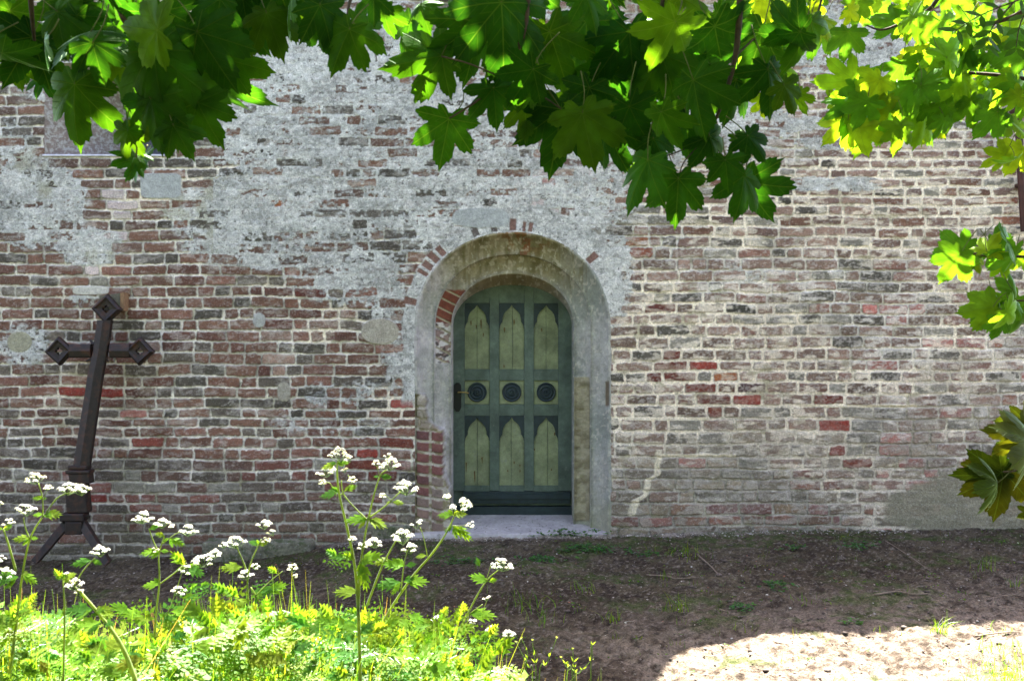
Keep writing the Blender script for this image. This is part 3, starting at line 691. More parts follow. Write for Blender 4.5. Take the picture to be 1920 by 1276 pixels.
# ------------------------------------------------------------------ ground
def gwall(x): return np.interp(x, [-60, -5, -4.1, -2.3, -1.75, -1.3, -.9, 1, 2.5, 60], [-.3, -.25, -.24, -.2, -.12, -.05, -.03, -.01, .035, .04])
def ground_z(x, y):
    x = np.asarray(x, dtype=float); y = np.asarray(y, dtype=float)
    d = np.clip(-y, 0, 5)
    g = gwall(x) * (1 - .25 * sm(0, 4, d)) - .025 * d
    near = sm(6, 3.5, np.abs(x) * .6 + 0 * y) * sm(-7, -5, y)
    g = g + (.07 * (fbm(x * 1.1, y * 1.6, 401) - .5) + .045 * (fbm(x * 5, y * 5, 403, 4) - .5) * sm(.0, .15, d)) * near
    return g
gx = np.concatenate([-np.geomspace(60, 5.3, 26), np.arange(-5.2, 5.2, .0135), np.geomspace(5.3, 60, 26)])
gy = np.concatenate([-np.geomspace(60, 4.3, 26), np.arange(-4.2, .06, .0135), np.array([.5, 2, 8, 30, 60])])
GX, GY = np.meshgrid(gx, gy)
GZ = ground_z(GX, GY)
near = sm(5.4, 5.0, np.abs(GX)) * (GY > -4.25) * (GY < .08)
cl = fbm(GX * 26, GY * 22, 411, 4, .6)
GZ = GZ + near * (.042 * (cl - .5) + .02 * np.maximum(fbm(GX * 55, GY * 45, 413, 3) - .55, 0))
n1 = fbm(GX * 2.2, GY * 2.6, 421, 5); n2 = fbm(GX * 18, GY * 16, 423, 5)
soil = mix(np.broadcast_to(srgb(68, 58, 44), GX.shape + (3,)), srgb(88, 78, 62), sm(.4, .65, n1))
soil = mix(soil, srgb(54, 44, 38), sm(.5, .7, n2) * .7)
soil = mix(soil, srgb(140, 130, 118), sm(.58, .75, fbm(GX * 60, GY * 52, 425, 4)) * .6)
soil = mix(soil, srgb(170, 158, 146), sm(.16, .03, -GY + .05 * (n2 - .5)) * sm(-2, -1, GX) * .7 * sm(3, 1, GX))  # mortar crumbs by the wall
mossm = sm(.50, .66, fbm(GX * 1.6, GY * 3, 427, 4) + .18 * np.exp(-((GX - .2) / 1.6) ** 2 - ((GY + .45) / .5) ** 2)) * sm(.35, .6, n2)
soil = mix(soil, srgb(68, 82, 36), mossm * .65)
dry = sm(-1.7, -3.0, GY + .9 * (n1 - .5) - .25 * np.clip(GX - 1, 0, 3)) * sm(-.2, 1.2, GX + 1.2 * (n1 - .5)); soil = mix(soil, srgb(138, 124, 112), dry * .62 * sm(.75, .4, n2))  # pale dry soil tone, painted in to brighten the sunlit patch
far = (1 - sm(5.4, 5.2, np.abs(GX))) + (GY < -4.3)
soil = mix(soil, srgb(62, 74, 40), np.clip(far, 0, 1) * .85)
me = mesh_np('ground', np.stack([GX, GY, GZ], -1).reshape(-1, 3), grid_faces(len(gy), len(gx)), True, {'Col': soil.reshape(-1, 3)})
tag(link('ground', me, M['soil']), kind='structure')
del GX, GY, GZ, soil, n1, n2, cl
def gz(x, y): return float(ground_z(x, y))
# pebbles, crumbs and litter
rs = RNG
def blob_batch(n, xr, yr, smin, smax, cols_, flat=.6, name='', seed=1):
    r = np.random.default_rng(seed)
    base = np.array([(1, 0, 0), (-1, 0, 0), (0, 1, 0), (0, -1, 0), (0, 0, 1), (0, 0, -1), (.6, .6, .5), (-.6, .6, .5), (.6, -.6, .5), (-.6, -.6, .5)], float)
    fc = np.array([(0, 6, 8), (0, 2, 6), (2, 4, 6), (4, 8, 6), (2, 7, 4), (2, 1, 7), (1, 9, 7), (7, 9, 4), (4, 9, 8), (9, 3, 8), (3, 0, 8), (1, 3, 9), (0, 5, 2), (2, 5, 1), (1, 5, 3), (3, 5, 0)])
    x = r.uniform(*xr, n); y = r.uniform(*yr, n); y = yr[1] - (yr[1] - y) ** 1.0
    s = smin + (smax - smin) * r.random(n) ** 3
    V = base[None] * (1 + .35 * (r.random((n, 10, 1)) - .5)) * s[:, None, None] * np.array([1, 1, flat]) * (.6 + .8 * r.random((n, 1, 3)))
    a = r.uniform(0, 6.28, n); ca, sa_ = np.cos(a)[:, None], np.sin(a)[:, None]
    V = np.stack([V[..., 0] * ca - V[..., 1] * sa_, V[..., 0] * sa_ + V[..., 1] * ca, V[..., 2]], -1)
    z = ground_z(x, y) + .004
    V += np.stack([x, y, z], -1)[:, None]
    Fc = (fc[None] + (np.arange(n) * 10)[:, None, None]).reshape(-1, 3)
    cidx = r.integers(0, len(cols_), n); cc = np.array([srgb(*c) for c in cols_])[cidx] * (.7 + .6 * r.random((n, 1)))
    return V.reshape(-1, 3), Fc, np.repeat(cc, 10, 0)
parts = [blob_batch(9000, (-5.2, 5.2), (-4.1, 0), .003, .012, [(100, 90, 82), (80, 70, 64), (122, 110, 100)], seed=1),
         blob_batch(1400, (-5.2, 5.2), (-4.1, 0), .002, .009, [(190, 182, 170), (168, 156, 146), (150, 100, 80), (200, 196, 190)], seed=2),
         blob_batch(1500, (-1.6, 3.6), (-.16, -.02), .002, .010, [(190, 182, 172), (160, 150, 140), (130, 116, 106)], seed=3),
         blob_batch(260, (-5.2, 5.2), (-4.1, -.3), .012, .028, [(96, 84, 76), (84, 74, 68), (110, 100, 92)], flat=.5, seed=4)]
V = []; Fc = []; Cc = []; o_ = 0
for v, f, c in parts: V.append(v); Fc.append(f + o_); Cc.append(c); o_ += len(v)
me = mesh_np('pebbles', np.concatenate(V), np.concatenate(Fc), True, {'Col': np.concatenate(Cc)})
M['pebble'] = material('pebble', attr=True, noise=[(120, .3)], bump=[(150, .003)])
tag(link('soil_pebbles', me, M['pebble']), 'loose crumbs of soil, mortar and small stones scattered over the bare ground', 'pebbles', kind='stuff')

# ------------------------------------------------------------------ iron cross
def QP(px_, py_, d): return ((px_ - 960) / F * d, d - DW, EYE + (638 - py_) / F * d)
def cd(py_): return float(np.interp(py_, [550, 1060], [7.93, 7.72]))   # leaning back against the wall
cross = empty('iron_cross', QP(147, 1010, 7.74))
tag(cross, 'tall rusty iron grave cross with pierced diamond ends leaning on the brick wall', 'cross')
def cpart(mb, name, mat=None, **k): return mb.build(name, mat or M['iron'], cross, attr=False, **k)
def beam(path, halfw, axis, thick=.045, ridge=.022):
    """ridged bar: path of (px,py), halfw in px, axis 'v' or 'h' gives which way the width runs"""
    q = MB(); vs = []; fs = []
    for (x_, y_), w_ in zip(path, halfw):
        d = cd(y_)
        for o, dep in ((-w_, 0), (-w_ * .82, -.008), (0, -ridge), (w_ * .82, -.008), (w_, 0), (w_, thick), (-w_, thick)):
            p = QP(x_ + (o if axis == 'v' else 0), y_ + (o if axis == 'h' else 0), d); vs.append((p[0], p[1] + dep, p[2]))
    n = 7
    for i in range(len(path) - 1):
        for k in range(n):
            f = (i * n + k, i * n + (k + 1) % n, (i + 1) * n + (k + 1) % n, (i + 1) * n + k)
            fs.append(f if axis == 'v' else f[::-1])
    fs.append(tuple(range(n))); fs.append(tuple(range((len(path)) * n - 1, (len(path) - 1) * n - 1, -1)))
    q.add(vs, fs); return q
cpart(beam([(150, 885), (178, 700), (187, 657), (195, 600)], [15, 13.5, 13.2, 13], 'v'), 'shaft')
for x0, x1 in ((170, 130), (206, 243)):
    q = beam([(x0, 657.5), (x1, 657.5)], [13, 13], 'h'); cpart(q, 'arm')
def diamond(cx_, cy_, r_, name, rot=0):
    q = MB(); vs = []; fs = []; n = 48; d = cd(cy_)
    for ring, dep in ((1.0, .045), (1.0, 0), (.80, -.018), (.60, -.006), (0.0, .0), (0.0, .04)):
        for k in range(n):
            a = 2 * math.pi * k / n
            sq = 1 / (abs(math.cos(a)) + abs(math.sin(a)))
            qf = .15 + .13 * abs(math.cos(2 * a)) ** .6
            rr = r_ * (ring * sq if ring > 0 else qf * .95)
            if 0 < ring < .7: rr = r_ * max(ring * sq, qf + .03)
            x_ = rr * math.cos(a + rot); y_ = rr * math.sin(a + rot)
            p = QP(cx_ + x_, cy_ - y_, d); vs.append((p[0], p[1] + dep, p[2]))
    for i in range(5):
        for k in range(n): fs.append((i * n + k, i * n + (k + 1) % n, (i + 1) * n + (k + 1) % n, (i + 1) * n + k))
    for k in range(n): fs.append((5 * n + k, 5 * n + (k + 1) % n, (k + 1) % n, k))
    q.add(vs, fs); cpart(q, name)
diamond(199, 579, 28, 'pierced_finial', -.04); diamond(110, 658, 27, 'pierced_finial', .05); diamond(261, 658, 27, 'pierced_finial', -.05)
# small thorns in the crotches
q = MB()
for (x_, y_, ex_, ey_) in ((173, 645, 167, 636), (202, 645, 208, 636), (172, 671, 161, 677), (200, 671, 204, 678)):
    q.tube([QP(x_ + 3 * (1 if ex_ < x_ else -1), y_, 7.9), QP(ex_, ey_, 7.9)], [.02, .004], 5)
cpart(q, 'thorn')
def blk(x0, x1, y0, y1, sk, dep0, dep1):
    q = MB(); d = cd((y0 + y1) / 2); pts = [(x0, y1), (x1, y1), (x1 + sk, y0), (x0 + sk, y0)]
    q.prism([(QP(a, b_, d)[0], QP(a, b_, d)[2]) for a, b_ in pts], d - DW + dep0, d - DW + dep1); return q
cpart(blk(131, 169, 905, 886, 3, -.035, .06), 'socket', bevel=.006)
cpart(blk(126, 171, 887, 880, 1, -.05, .07), 'collar', bevel=.01); cpart(blk(130, 166, 879, 872, 1, -.04, .06), 'collar', bevel=.008)
cpart(blk(124, 163, 960, 906, 5, -.04, .06), 'base_block', bevel=.01)
cpart(blk(116, 161, 975, 961, 1, -.055, .07), 'clamp', bevel=.008)
cpart(blk(126, 158, 1000, 976, -1, -.045, .06), 'foot_block', bevel=.008)
for x0, x1 in ((107, 116), (161, 168)):
    q = MB(); a = QP(x0, 968, 7.75); c_ = QP(x1, 968, 7.75); q.tube([(a[0], a[1] - .0, a[2]), (c_[0], c_[1], c_[2])], .014, 6); cpart(q, 'bolt')
for x0, y0, x1, y1 in ((126, 980, 66, 1052), (152, 976, 203, 1056)):
    q = MB(); a = Vector(QP(x0, y0, 7.76)); c_ = Vector(QP(x1, y1, 7.60)); u = Vector((0, 1, 0)) * .03; t_ = (c_ - a).normalized(); w_ = t_.cross(Vector((0, 1, 0))).normalized() * .036
    vs = [a - u - w_, a - u + w_, a + u + w_, a + u - w_, c_ - u - w_ * .8, c_ - u + w_ * .8, c_ + u + w_ * .8, c_ + u - w_ * .8]
    q.add(vs, [(0, 1, 5, 4), (1, 2, 6, 5), (2, 3, 7, 6), (3, 0, 4, 7), (3, 2, 1, 0), (4, 5, 6, 7)]); cpart(q, 'leg', bevel=.006)
# wooden block behind its top
wb = empty('wood_block', (XP(210), -.06, ZP(566)))
tag(wb, 'short weathered wooden block with raw orange side, wedged behind the top of the iron cross', 'wood block')
q = MB(); q.prism([(XP(186, 8.0), ZP(583, 8)), (XP(225, 8), ZP(583, 8)), (XP(225, 8), ZP(549, 8)), (XP(186, 8), ZP(554, 8))], -.10, .0); q.build('block', M['greywood'], wb, attr=False, bevel=.003)
q = MB(); q.prism([(XP(225.2, 8), ZP(582, 8)), (XP(232, 8), ZP(582, 8)), (XP(232.5, 8), ZP(548, 8)), (XP(225.2, 8), ZP(549, 8))], -.098, .0); q.build('raw_end', M['rawwood'], wb, attr=False)
# mossy kerb stone lying at the wall foot
def rough_box(name, a, b_, mat, seg=(40, 6, 8), amp=.012, seed=5):
    bmh = bmesh.new(); bmesh.ops.create_cube(bmh, size=1)
    bmesh.ops.subdivide_edges(bmh, edges=bmh.edges[:], cuts=9, use_grid_fill=True)
    for v in bmh.verts:
        c = v.co.copy(); nrm = Vector([(abs(c[i]) ** 6) * (1 if c[i] > 0 else -1) for i in range(3)])
        s_ = float(vn(np.array([c.x * 7 + c.z * 3.1]), np.array([c.y * 5 + c.z * 5]), seed)[0]) - .5
        p = Vector([a[i] + (b_[i] - a[i]) * (c[i] + .5) for i in range(3)])
        rd = sum(abs(c[i]) > .49 for i in range(3))
        ctr = Vector([(a[i] + b_[i]) / 2 for i in range(3)])
        if rd > 1: p += (ctr - p).normalized() * .012 * (rd - 1)
        v.co = p + nrm.normalized() * s_ * amp * 2 if nrm.length > 0 else p
    me = bpy.data.meshes.new(name); bmh.to_mesh(me); bmh.free(); me.polygons.foreach_set('use_smooth', np.full(len(me.polygons), True))
    return link(name, me, mat)
o = rough_box('kerb_stone', (XP(392), -.2, -.24), (XP(592), -.02, -.035), M['stone']); o.rotation_euler = (0, 0, 0)
tag(o, 'long mossy grey stone lying against the foot of the wall left of the doorstep', 'stone')

# ------------------------------------------------------------------ leaves
class LeafMesh:
    def __init__(s): s.V = []; s.F = []; s.L = []; s.K = []; s.n = 0
    def add(s, V, Fc, L, c):
        s.V.append(V); s.F.append(Fc + s.n); s.L.append(L); s.K.append(np.tile(np.asarray(c, float), (len(V), 1))); s.n += len(V)
    def build(s, name, mat, parent=None, smooth=True):
        me = mesh_np(name, np.concatenate(s.V), np.concatenate(s.F), smooth, {'Col': np.concatenate(s.K), 'LUV': np.concatenate(s.L)})
        return link(name, me, mat, parent)
def syc_outline(nper=120, r=None):
    th = np.linspace(-math.pi, math.pi, nper, endpoint=False)
    lob = [(0, 1.0), (R(46), .90 * r.uniform(.9, 1.04)), (-R(46), .90 * r.uniform(.9, 1.04)), (R(93), .68 * r.uniform(.88, 1.1)), (-R(93), .68 * r.uniform(.88, 1.1)), (R(134), .40), (-R(134), .40)]
    rad = np.zeros_like(th) + .13; dep = r.uniform(.50, .62); bel = r.uniform(.17, .24)
    for a, L_ in lob:
        dlt = np.abs((th - a + math.pi) % (2 * math.pi) - math.pi) / R(1)
        rr = np.interp(dlt, [0, 3, 9, 15, 18.5, 22.5, 40], [L_, L_ * .92, L_ * (1 - bel * .62), L_ * (1 - bel), L_ * (1 - bel * 1.5), L_ * dep, 0])
        rad = np.maximum(rad, rr)
    back = np.abs(np.abs(th) - math.pi); rad = np.where(back < R(26), .13 + (rad - .13) * (back / R(26)) ** 1.2, rad)
    saw = 1 - (th * 9.2 * np.where(th > 0, 1, -1) + 40 + .4 * np.sin(th * 7)) % 1
    rad = rad * (.94 + .11 * saw * np.minimum(rad * 1.6, 1))
    return th, rad
def syc_leaf(pos, ang, L_, nrm_pitch, roll, r, droop=.25, curl=.1, hi=True, yaw=0.):
    """ang: direction of the tip in the picture plane, 0 = straight down, + = to the right"""
    th, rad = syc_outline(132 if hi else 36, r)
    rings = (.0, .3, .55, .8, 1.) if hi else (0., .55, 1.)
    V = [(0, 0, 0)]; 
    pts = []
    for q in rings[1:]:
        x = rad * q * np.sin(th); y = rad * q * np.cos(th); rr = np.sqrt(x * x + y * y)
        fold = -np.abs(np.sin((th) * (math.pi / R(46)) / 2)) * .10 * rr
        z = fold - droop * rr ** 2 - curl * (x ** 2) * 1.2 + .05 * np.sin(3 * th + L_ * 900) * rr * rr + .02 * np.sin(9 * th + 3) * rr
        pts.append(np.stack([x, y, z], -1))
    P_ = np.concatenate([np.zeros((1, 3))] + pts); n = len(th); f = []
    i = np.arange(n); j = (i + 1) % n
    tri = np.stack([np.zeros(n, int), 1 + j, 1 + i], -1)
    for k in range(len(rings) - 2):
        a = 1 + k * n; b_ = 1 + (k + 1) * n
        tri = np.concatenate([tri, np.stack([a + i, a + j, b_ + j], -1), np.stack([a + i, b_ + j, b_ + i], -1)])
    luv = P_.copy(); luv[:, 2] = 0
    P_ = P_ * L_
    # local: x right, y tip, z normal -> world frame
    t_ = Vector((math.sin(ang), 0, -math.cos(ang))); nrm = Vector((0, -1, 0)); x_ = t_.cross(nrm)
    Mx = Matrix((x_, t_, nrm)).transposed()
    Rm = Mx @ Matrix.Rotation(roll, 3, 'Y') @ Matrix.Rotation(nrm_pitch, 3, 'X')
    A = np.array(Rm)
    return P_ @ A.T + np.array(pos), tri, luv, np.array(Rm @ Vector((0, -1, 0)))
GREENS = [(.011, .044, .004), (.018, .058, .004), (.008, .036, .004), (.028, .068, .004)]
lr = random.Random(5)
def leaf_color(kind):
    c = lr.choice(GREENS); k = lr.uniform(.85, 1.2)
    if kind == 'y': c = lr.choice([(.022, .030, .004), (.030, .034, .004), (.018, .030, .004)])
    if kind == 'b': c = tuple(v * q for v, q in zip(c, (4.2, 2.7, 3.0)))  # sunlit sprays: sun glow painted in as a brighter leaf colour
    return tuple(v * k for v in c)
tree = empty('sycamore_tree', (1.2, -11.0, -.15))
tag(tree, 'sycamore tree whose green lobed leaves hang across the top of the view', 'tree')
def add_leaf(lm, tw, px_, py_, angd, Lpx, d, kind='g', pitch=None, roll=None, petiole=True, droop=None, hi=True):
    pos = P(px_, py_, d); L_ = Lpx / F * d
    pitch = R(lr.gauss(-12, 20)) if pitch is None else R(pitch)
    roll = R(lr.gauss(0, 22)) if roll is None else R(roll)
    V, f, luv, back = syc_leaf(pos, R(angd), L_, pitch, roll, lr, droop=lr.uniform(.05, .5) if droop is None else droop, curl=lr.uniform(-.1, .5), hi=hi)
    lm.add(V, f, luv, leaf_color(kind))
    if petiole:
        up = Vector((-math.sin(R(angd)) * .5 + lr.uniform(-.5, .5), lr.uniform(-.1, .5), .9)).normalized() * L_ * lr.uniform(.6, 1.0)
        tw.tube(spline([pos, pos + up * .5 + Vector((lr.uniform(-.1, .1) * L_, 0, 0)), pos + up], 3), [.0011, .0011, .0011, .0012, .0012, .0012, .0014], 5)
def sway(name_label, leaves, fills, branches, dist, kind='g', fillL=(70, 115), seed=1):
    global lr
    lr = random.Random(seed)
    br = MB(); lm = LeafMesh(); st = MB()
    for pts, r0, r1 in branches:
        p = spline([P(x, y, dd_) for x, y, dd_ in pts], 6); br.tube(p, lerp_list(r0, r1, len(p)), 7)
    for lf in leaves:
        x, y, a, L_ = lf[:4]; kw = lf[4] if len(lf) > 4 else {}
        add_leaf(lm, st, x, y, a, L_, kw.pop('d', dist + lr.uniform(-.1, .12)), kw.pop('kind', kind), **kw)
    for (cx_, cy_, rx, ry, n, d0, d1) in fills:
        for i in range(n):
            a = lr.uniform(0, 6.28); q = math.sqrt(lr.random()); x = cx_ + rx * q * math.cos(a); y = cy_ + ry * q * math.sin(a)
            d = lr.uniform(d0, d1)
            add_leaf(lm, st, x, y, lr.gauss(0, 48), lr.uniform(*fillL) * (dist / d) * lr.choice((1, 1, 1, .75, .6)), d, kind, petiole=lr.random() < .6)
    bo = br.build('branch', M['bark'], tree, smooth=True, attr=False)
    tag(bo, name_label)
    for q_, nm in ((lm, 'foliage'),):
        o = q_.build(nm, M['leaf']); o.parent = bo
    o = st.build('leaf_stalks', M['redtwig'], None, smooth=True, attr=False); o.parent = bo
    return bo
# big dark spray, upper left
sway('low branch with dark leaves over the upper left of the wall',
  [(140, 158, -10, 122, dict(pitch=-8, roll=5)), (288, 95, 2, 172, dict(pitch=-5, roll=0)), (283, 185, 4, 105), (370, 192, 22, 92, dict(pitch=-10)), (425, 112, 75, 92, dict(pitch=0, roll=10)),
   (395, 135, 38, 118), (240, 245, -25, 62), (325, 235, 28, 72), (4, 100, 15, 95), (345, 130, -10, 80), (60, 70, -30, 110), (170, 60, 10, 120), (370, 60, 30, 120), (250, 30, -20, 120), (450, 40, 50, 80), (310, 20, 20, 120), (20, 20, -10, 120), (120, 10, 10, 130),
   (255, 300, -60, 52, dict(pitch=62, roll=0)), (262, 303, 60, 60, dict(pitch=64, roll=0)), (258, 290, 5, 42, dict(pitch=55)),
   (500, 25, 20, 85), (545, 15, -15, 70), (600, 45, 10, 62), (655, 55, -28, 92, dict(pitch=-5, roll=5)), (665, 45, 60, 82), (600, 10, 20, 90), (700, -10, 0, 60), (480, -20, 0, 90)],
  [(180, 30, 260, 80, 24, 1.45, 2.2), (120, 90, 150, 60, 8, 1.6, 2.2), (370, 90, 110, 70, 8, 1.6, 2.3), (300, 190, 60, 40, 3, 1.7, 1.9), (560, -10, 160, 40, 9, 1.6, 2.0)],
  [([(55, -150, 1.6), (58, 0, 1.65), (66, 88, 1.7)], .008, .002), ([(180, -200, 1.6), (225, 15, 1.62), (258, 62, 1.64), (284, 95, 1.66)], .009, .0025), ([(420, -150, 1.8), (350, -20, 1.75), (300, 60, 1.7)], .006, .002), ([(720, -160, 1.9), (660, -10, 1.8), (652, 52, 1.75)], .006, .0015), ([(258, 62, 1.64), (262, 200, 1.64), (255, 296, 1.62)], .0025, .0012)], 1.65, seed=11)
# centre spray
sway('middle branch hanging low over the arched doorway',
  [(828, 105, -82, 122, dict(pitch=-5, roll=5, droop=.12)), (842, 223, -12, 96, dict(pitch=-4, roll=0, droop=.12)), (893, 40, 4, 115, dict(pitch=-10)), (940, 5, 5, 150), (880, 10, -50, 80), (925, 165, 8, 78), (985, 195, 0, 70), (1052, 205, -6, 128, dict(pitch=-8, roll=-8)),
   (1092, 212, 12, 110), (1140, 238, 18, 90), (1105, 165, -20, 100), (1215, 300, -36, 106, dict(pitch=-8, roll=48)), (1272, 335, -2, 92, dict(pitch=-4, roll=0)), (1398, 338, 22, 98, dict(pitch=-10, roll=40)), (1395, 330, -12, 84), (1402, 255, 42, 62, dict(roll=-10)), (1385, 265, 120, 50), (1205, 292, 20, 45), (1330, 255, 30, 70), (1360, 300, 10, 60),
   (1520, 40, -10, 100, dict(pitch=-10)), (1500, 60, -60, 90), (1440, 130, 12, 92), (1470, 160, 30, 60), (1430, 60, -20, 110), (1380, 150, -15, 90), (1300, 150, 10, 115), (1240, 100, -25, 120), (1180, 60, 5, 130), (1100, 40, -15, 140), (1030, 60, 20, 130), (1340, 50, 10, 120), (1000, 130, -30, 90), (1180, 200, 15, 95), (1240, 210, 5, 85), (770, 40, -30, 75), (720, 20, -10, 60), (790, 10, 20, 60), (1130, 120, 40, 105), (1290, 225, -10, 80), (1225, 260, 30, 60), (1495, 175, 15, 42, dict(roll=50)), (965, 50, -30, 110)],
  [(1120, 20, 230, 80, 18, 1.6, 2.4), (1300, 100, 210, 90, 22, 1.8, 2.7), (1090, 120, 120, 70, 8, 1.7, 2.4), (1150, 200, 80, 50, 5, 1.85, 2.3), (880, -10, 150, 40, 6, 1.7, 2.2)],
  [([(1395, -200, 1.75), (1388, 0, 1.8), (1378, 110, 1.82), (1355, 190, 1.84), (1328, 258, 1.86)], .009, .002), ([(1328, 258, 1.86), (1362, 300, 1.86), (1402, 338, 1.87)], .0022, .0012), ([(1328, 258, 1.86), (1270, 285, 1.82), (1215, 302, 1.8)], .002, .0012), ([(1328, 258, 1.86), (1285, 300, 1.8), (1272, 335, 1.8)], .0018, .0012),
   ([(1000, -160, 1.7), (985, 40, 1.72), (968, 98, 1.74), (948, 142, 1.75), (900, 185, 1.74), (843, 222, 1.73)], .007, .0015), ([(920, 128, 1.75), (985, 160, 1.76), (1052, 204, 1.77)], .0022, .0014), ([(940, 145, 1.75), (880, 120, 1.7), (828, 106, 1.68)], .0018, .0014), ([(1260, -180, 1.9), (1240, 20, 1.92), (1190, 120, 1.95), (1150, 235, 1.95)], .007, .0018), ([(1375, 110, 1.82), (1430, 60, 1.9), (1500, 20, 1.95)], .0025, .0015)], 1.78, seed=12)
# sunlit spray, upper right
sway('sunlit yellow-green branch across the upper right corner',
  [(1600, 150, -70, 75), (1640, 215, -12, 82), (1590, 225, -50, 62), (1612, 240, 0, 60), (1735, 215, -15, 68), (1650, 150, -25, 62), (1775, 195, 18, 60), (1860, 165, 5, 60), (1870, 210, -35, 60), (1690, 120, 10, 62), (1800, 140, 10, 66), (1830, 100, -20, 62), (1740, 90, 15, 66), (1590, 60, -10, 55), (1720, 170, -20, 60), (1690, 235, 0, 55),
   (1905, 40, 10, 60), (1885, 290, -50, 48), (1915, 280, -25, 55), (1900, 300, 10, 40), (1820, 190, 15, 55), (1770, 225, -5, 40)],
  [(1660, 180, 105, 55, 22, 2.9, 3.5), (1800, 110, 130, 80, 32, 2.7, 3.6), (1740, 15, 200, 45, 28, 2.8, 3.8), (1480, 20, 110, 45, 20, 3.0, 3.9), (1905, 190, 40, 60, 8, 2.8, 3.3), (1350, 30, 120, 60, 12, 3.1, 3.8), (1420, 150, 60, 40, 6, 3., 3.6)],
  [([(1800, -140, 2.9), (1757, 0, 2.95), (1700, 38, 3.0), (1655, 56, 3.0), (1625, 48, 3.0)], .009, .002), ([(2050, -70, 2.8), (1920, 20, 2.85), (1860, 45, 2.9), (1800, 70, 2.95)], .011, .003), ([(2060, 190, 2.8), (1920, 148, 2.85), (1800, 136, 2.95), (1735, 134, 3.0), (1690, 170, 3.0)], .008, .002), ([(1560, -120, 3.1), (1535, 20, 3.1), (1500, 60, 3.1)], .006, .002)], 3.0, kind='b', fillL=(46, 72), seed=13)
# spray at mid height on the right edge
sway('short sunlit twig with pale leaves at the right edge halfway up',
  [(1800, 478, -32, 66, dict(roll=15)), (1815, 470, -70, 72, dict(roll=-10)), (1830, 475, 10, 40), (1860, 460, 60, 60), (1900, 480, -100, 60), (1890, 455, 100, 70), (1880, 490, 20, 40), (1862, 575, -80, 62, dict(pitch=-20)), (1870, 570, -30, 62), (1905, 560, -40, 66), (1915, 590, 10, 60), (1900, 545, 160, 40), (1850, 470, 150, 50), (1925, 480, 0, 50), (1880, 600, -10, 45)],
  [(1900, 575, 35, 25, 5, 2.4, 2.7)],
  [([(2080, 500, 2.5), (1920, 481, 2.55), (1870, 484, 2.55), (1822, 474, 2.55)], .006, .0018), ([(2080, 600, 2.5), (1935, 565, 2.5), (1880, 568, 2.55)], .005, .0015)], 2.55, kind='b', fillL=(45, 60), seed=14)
# spray low on the right edge with ochre leaves
sway('low twig with large olive and ochre leaves at the right edge near the ground',
  [(1882, 883, -6, 102, dict(pitch=-8, roll=12, kind='y', droop=.2)), (1878, 885, -68, 88, dict(kind='y', roll=-25, pitch=-20)), (1925, 815, -95, 72, dict(pitch=-10, roll=0, kind='y')), (1935, 830, -70, 108, dict(kind='y', pitch=50)), (1912, 868, -60, 40, dict(kind='g')), (1870, 905, -80, 75, dict(kind='y', pitch=55)), (1935, 960, -60, 30, dict(kind='y')), (1925, 790, -40, 60, dict(kind='y'))],
  [],
  [([(2060, 880, 1.9), (1925, 878, 1.9), (1900, 883, 1.9), (1882, 884, 1.9)], .003, .0018), ([(2060, 870, 1.9), (1960, 835, 1.9), (1925, 822, 1.9)], .003, .0015)], 1.9, kind='y', seed=15)
# a second, narrow-leaved tree shows a few leaflets in the top right corner
lr = random.Random(19)
ash = empty('ash_branch', P(2000, -120, 2.5)); tag(ash, 'thin branch with narrow pointed leaflets in pairs, at the top right corner', 'branch')
q = MB(); stn = [([(2040, -60), (1935, -10), (1840, 28), (1790, 60)]), ([(1900, 5), (1862, 50), (1850, 80)]), ([(1950, -20), (1915, 40), (1905, 90)])]
hb = Herb0 = []
for pts in stn:
    p = spline([P(x, y, 2.5) for x, y in pts], 5); q.tube(p, lerp_list(.003, .0010, len(p)), 5)
    for i in range(4, len(p), 2):
        t_ = (p[min(i + 1, len(p) - 1)] - p[i - 1]).normalized(); sd_ = t_.cross(Vector((0, -1, .3))).normalized()
        for sg in (-1, 1):
            dv = (sd_ * sg + t_ * .5 + Vector((0, -.2, -.45))).normalized(); L_ = lr.uniform(.045, .06); n_ = Vector((lr.uniform(-.4, .4), -.8, .5)).normalized(); w_ = dv.cross(n_).normalized() * L_ * .2
            hb.append(([p[i], p[i] + dv * L_ * .3 + w_ * .9, p[i] + dv * L_ * .65 + w_ * .8, p[i] + dv * L_], [p[i], p[i] + dv * L_, p[i] + dv * L_ * .65 - w_ * .8, p[i] + dv * L_ * .3 - w_ * .9]))
q.build('twig', M['bark'], ash, smooth=True, attr=False)
V = np.array([[tuple(v) for v in f] for h_ in hb for f in h_]).reshape(-1, 3); nq = len(V) // 4
link('leaflets', mesh_np('leaflets', V, np.arange(nq * 4).reshape(nq, 4), False, {'Col': np.tile(np.array([[.02, .06, .006]]), (nq * 4, 1))}), M['herb'], ash)
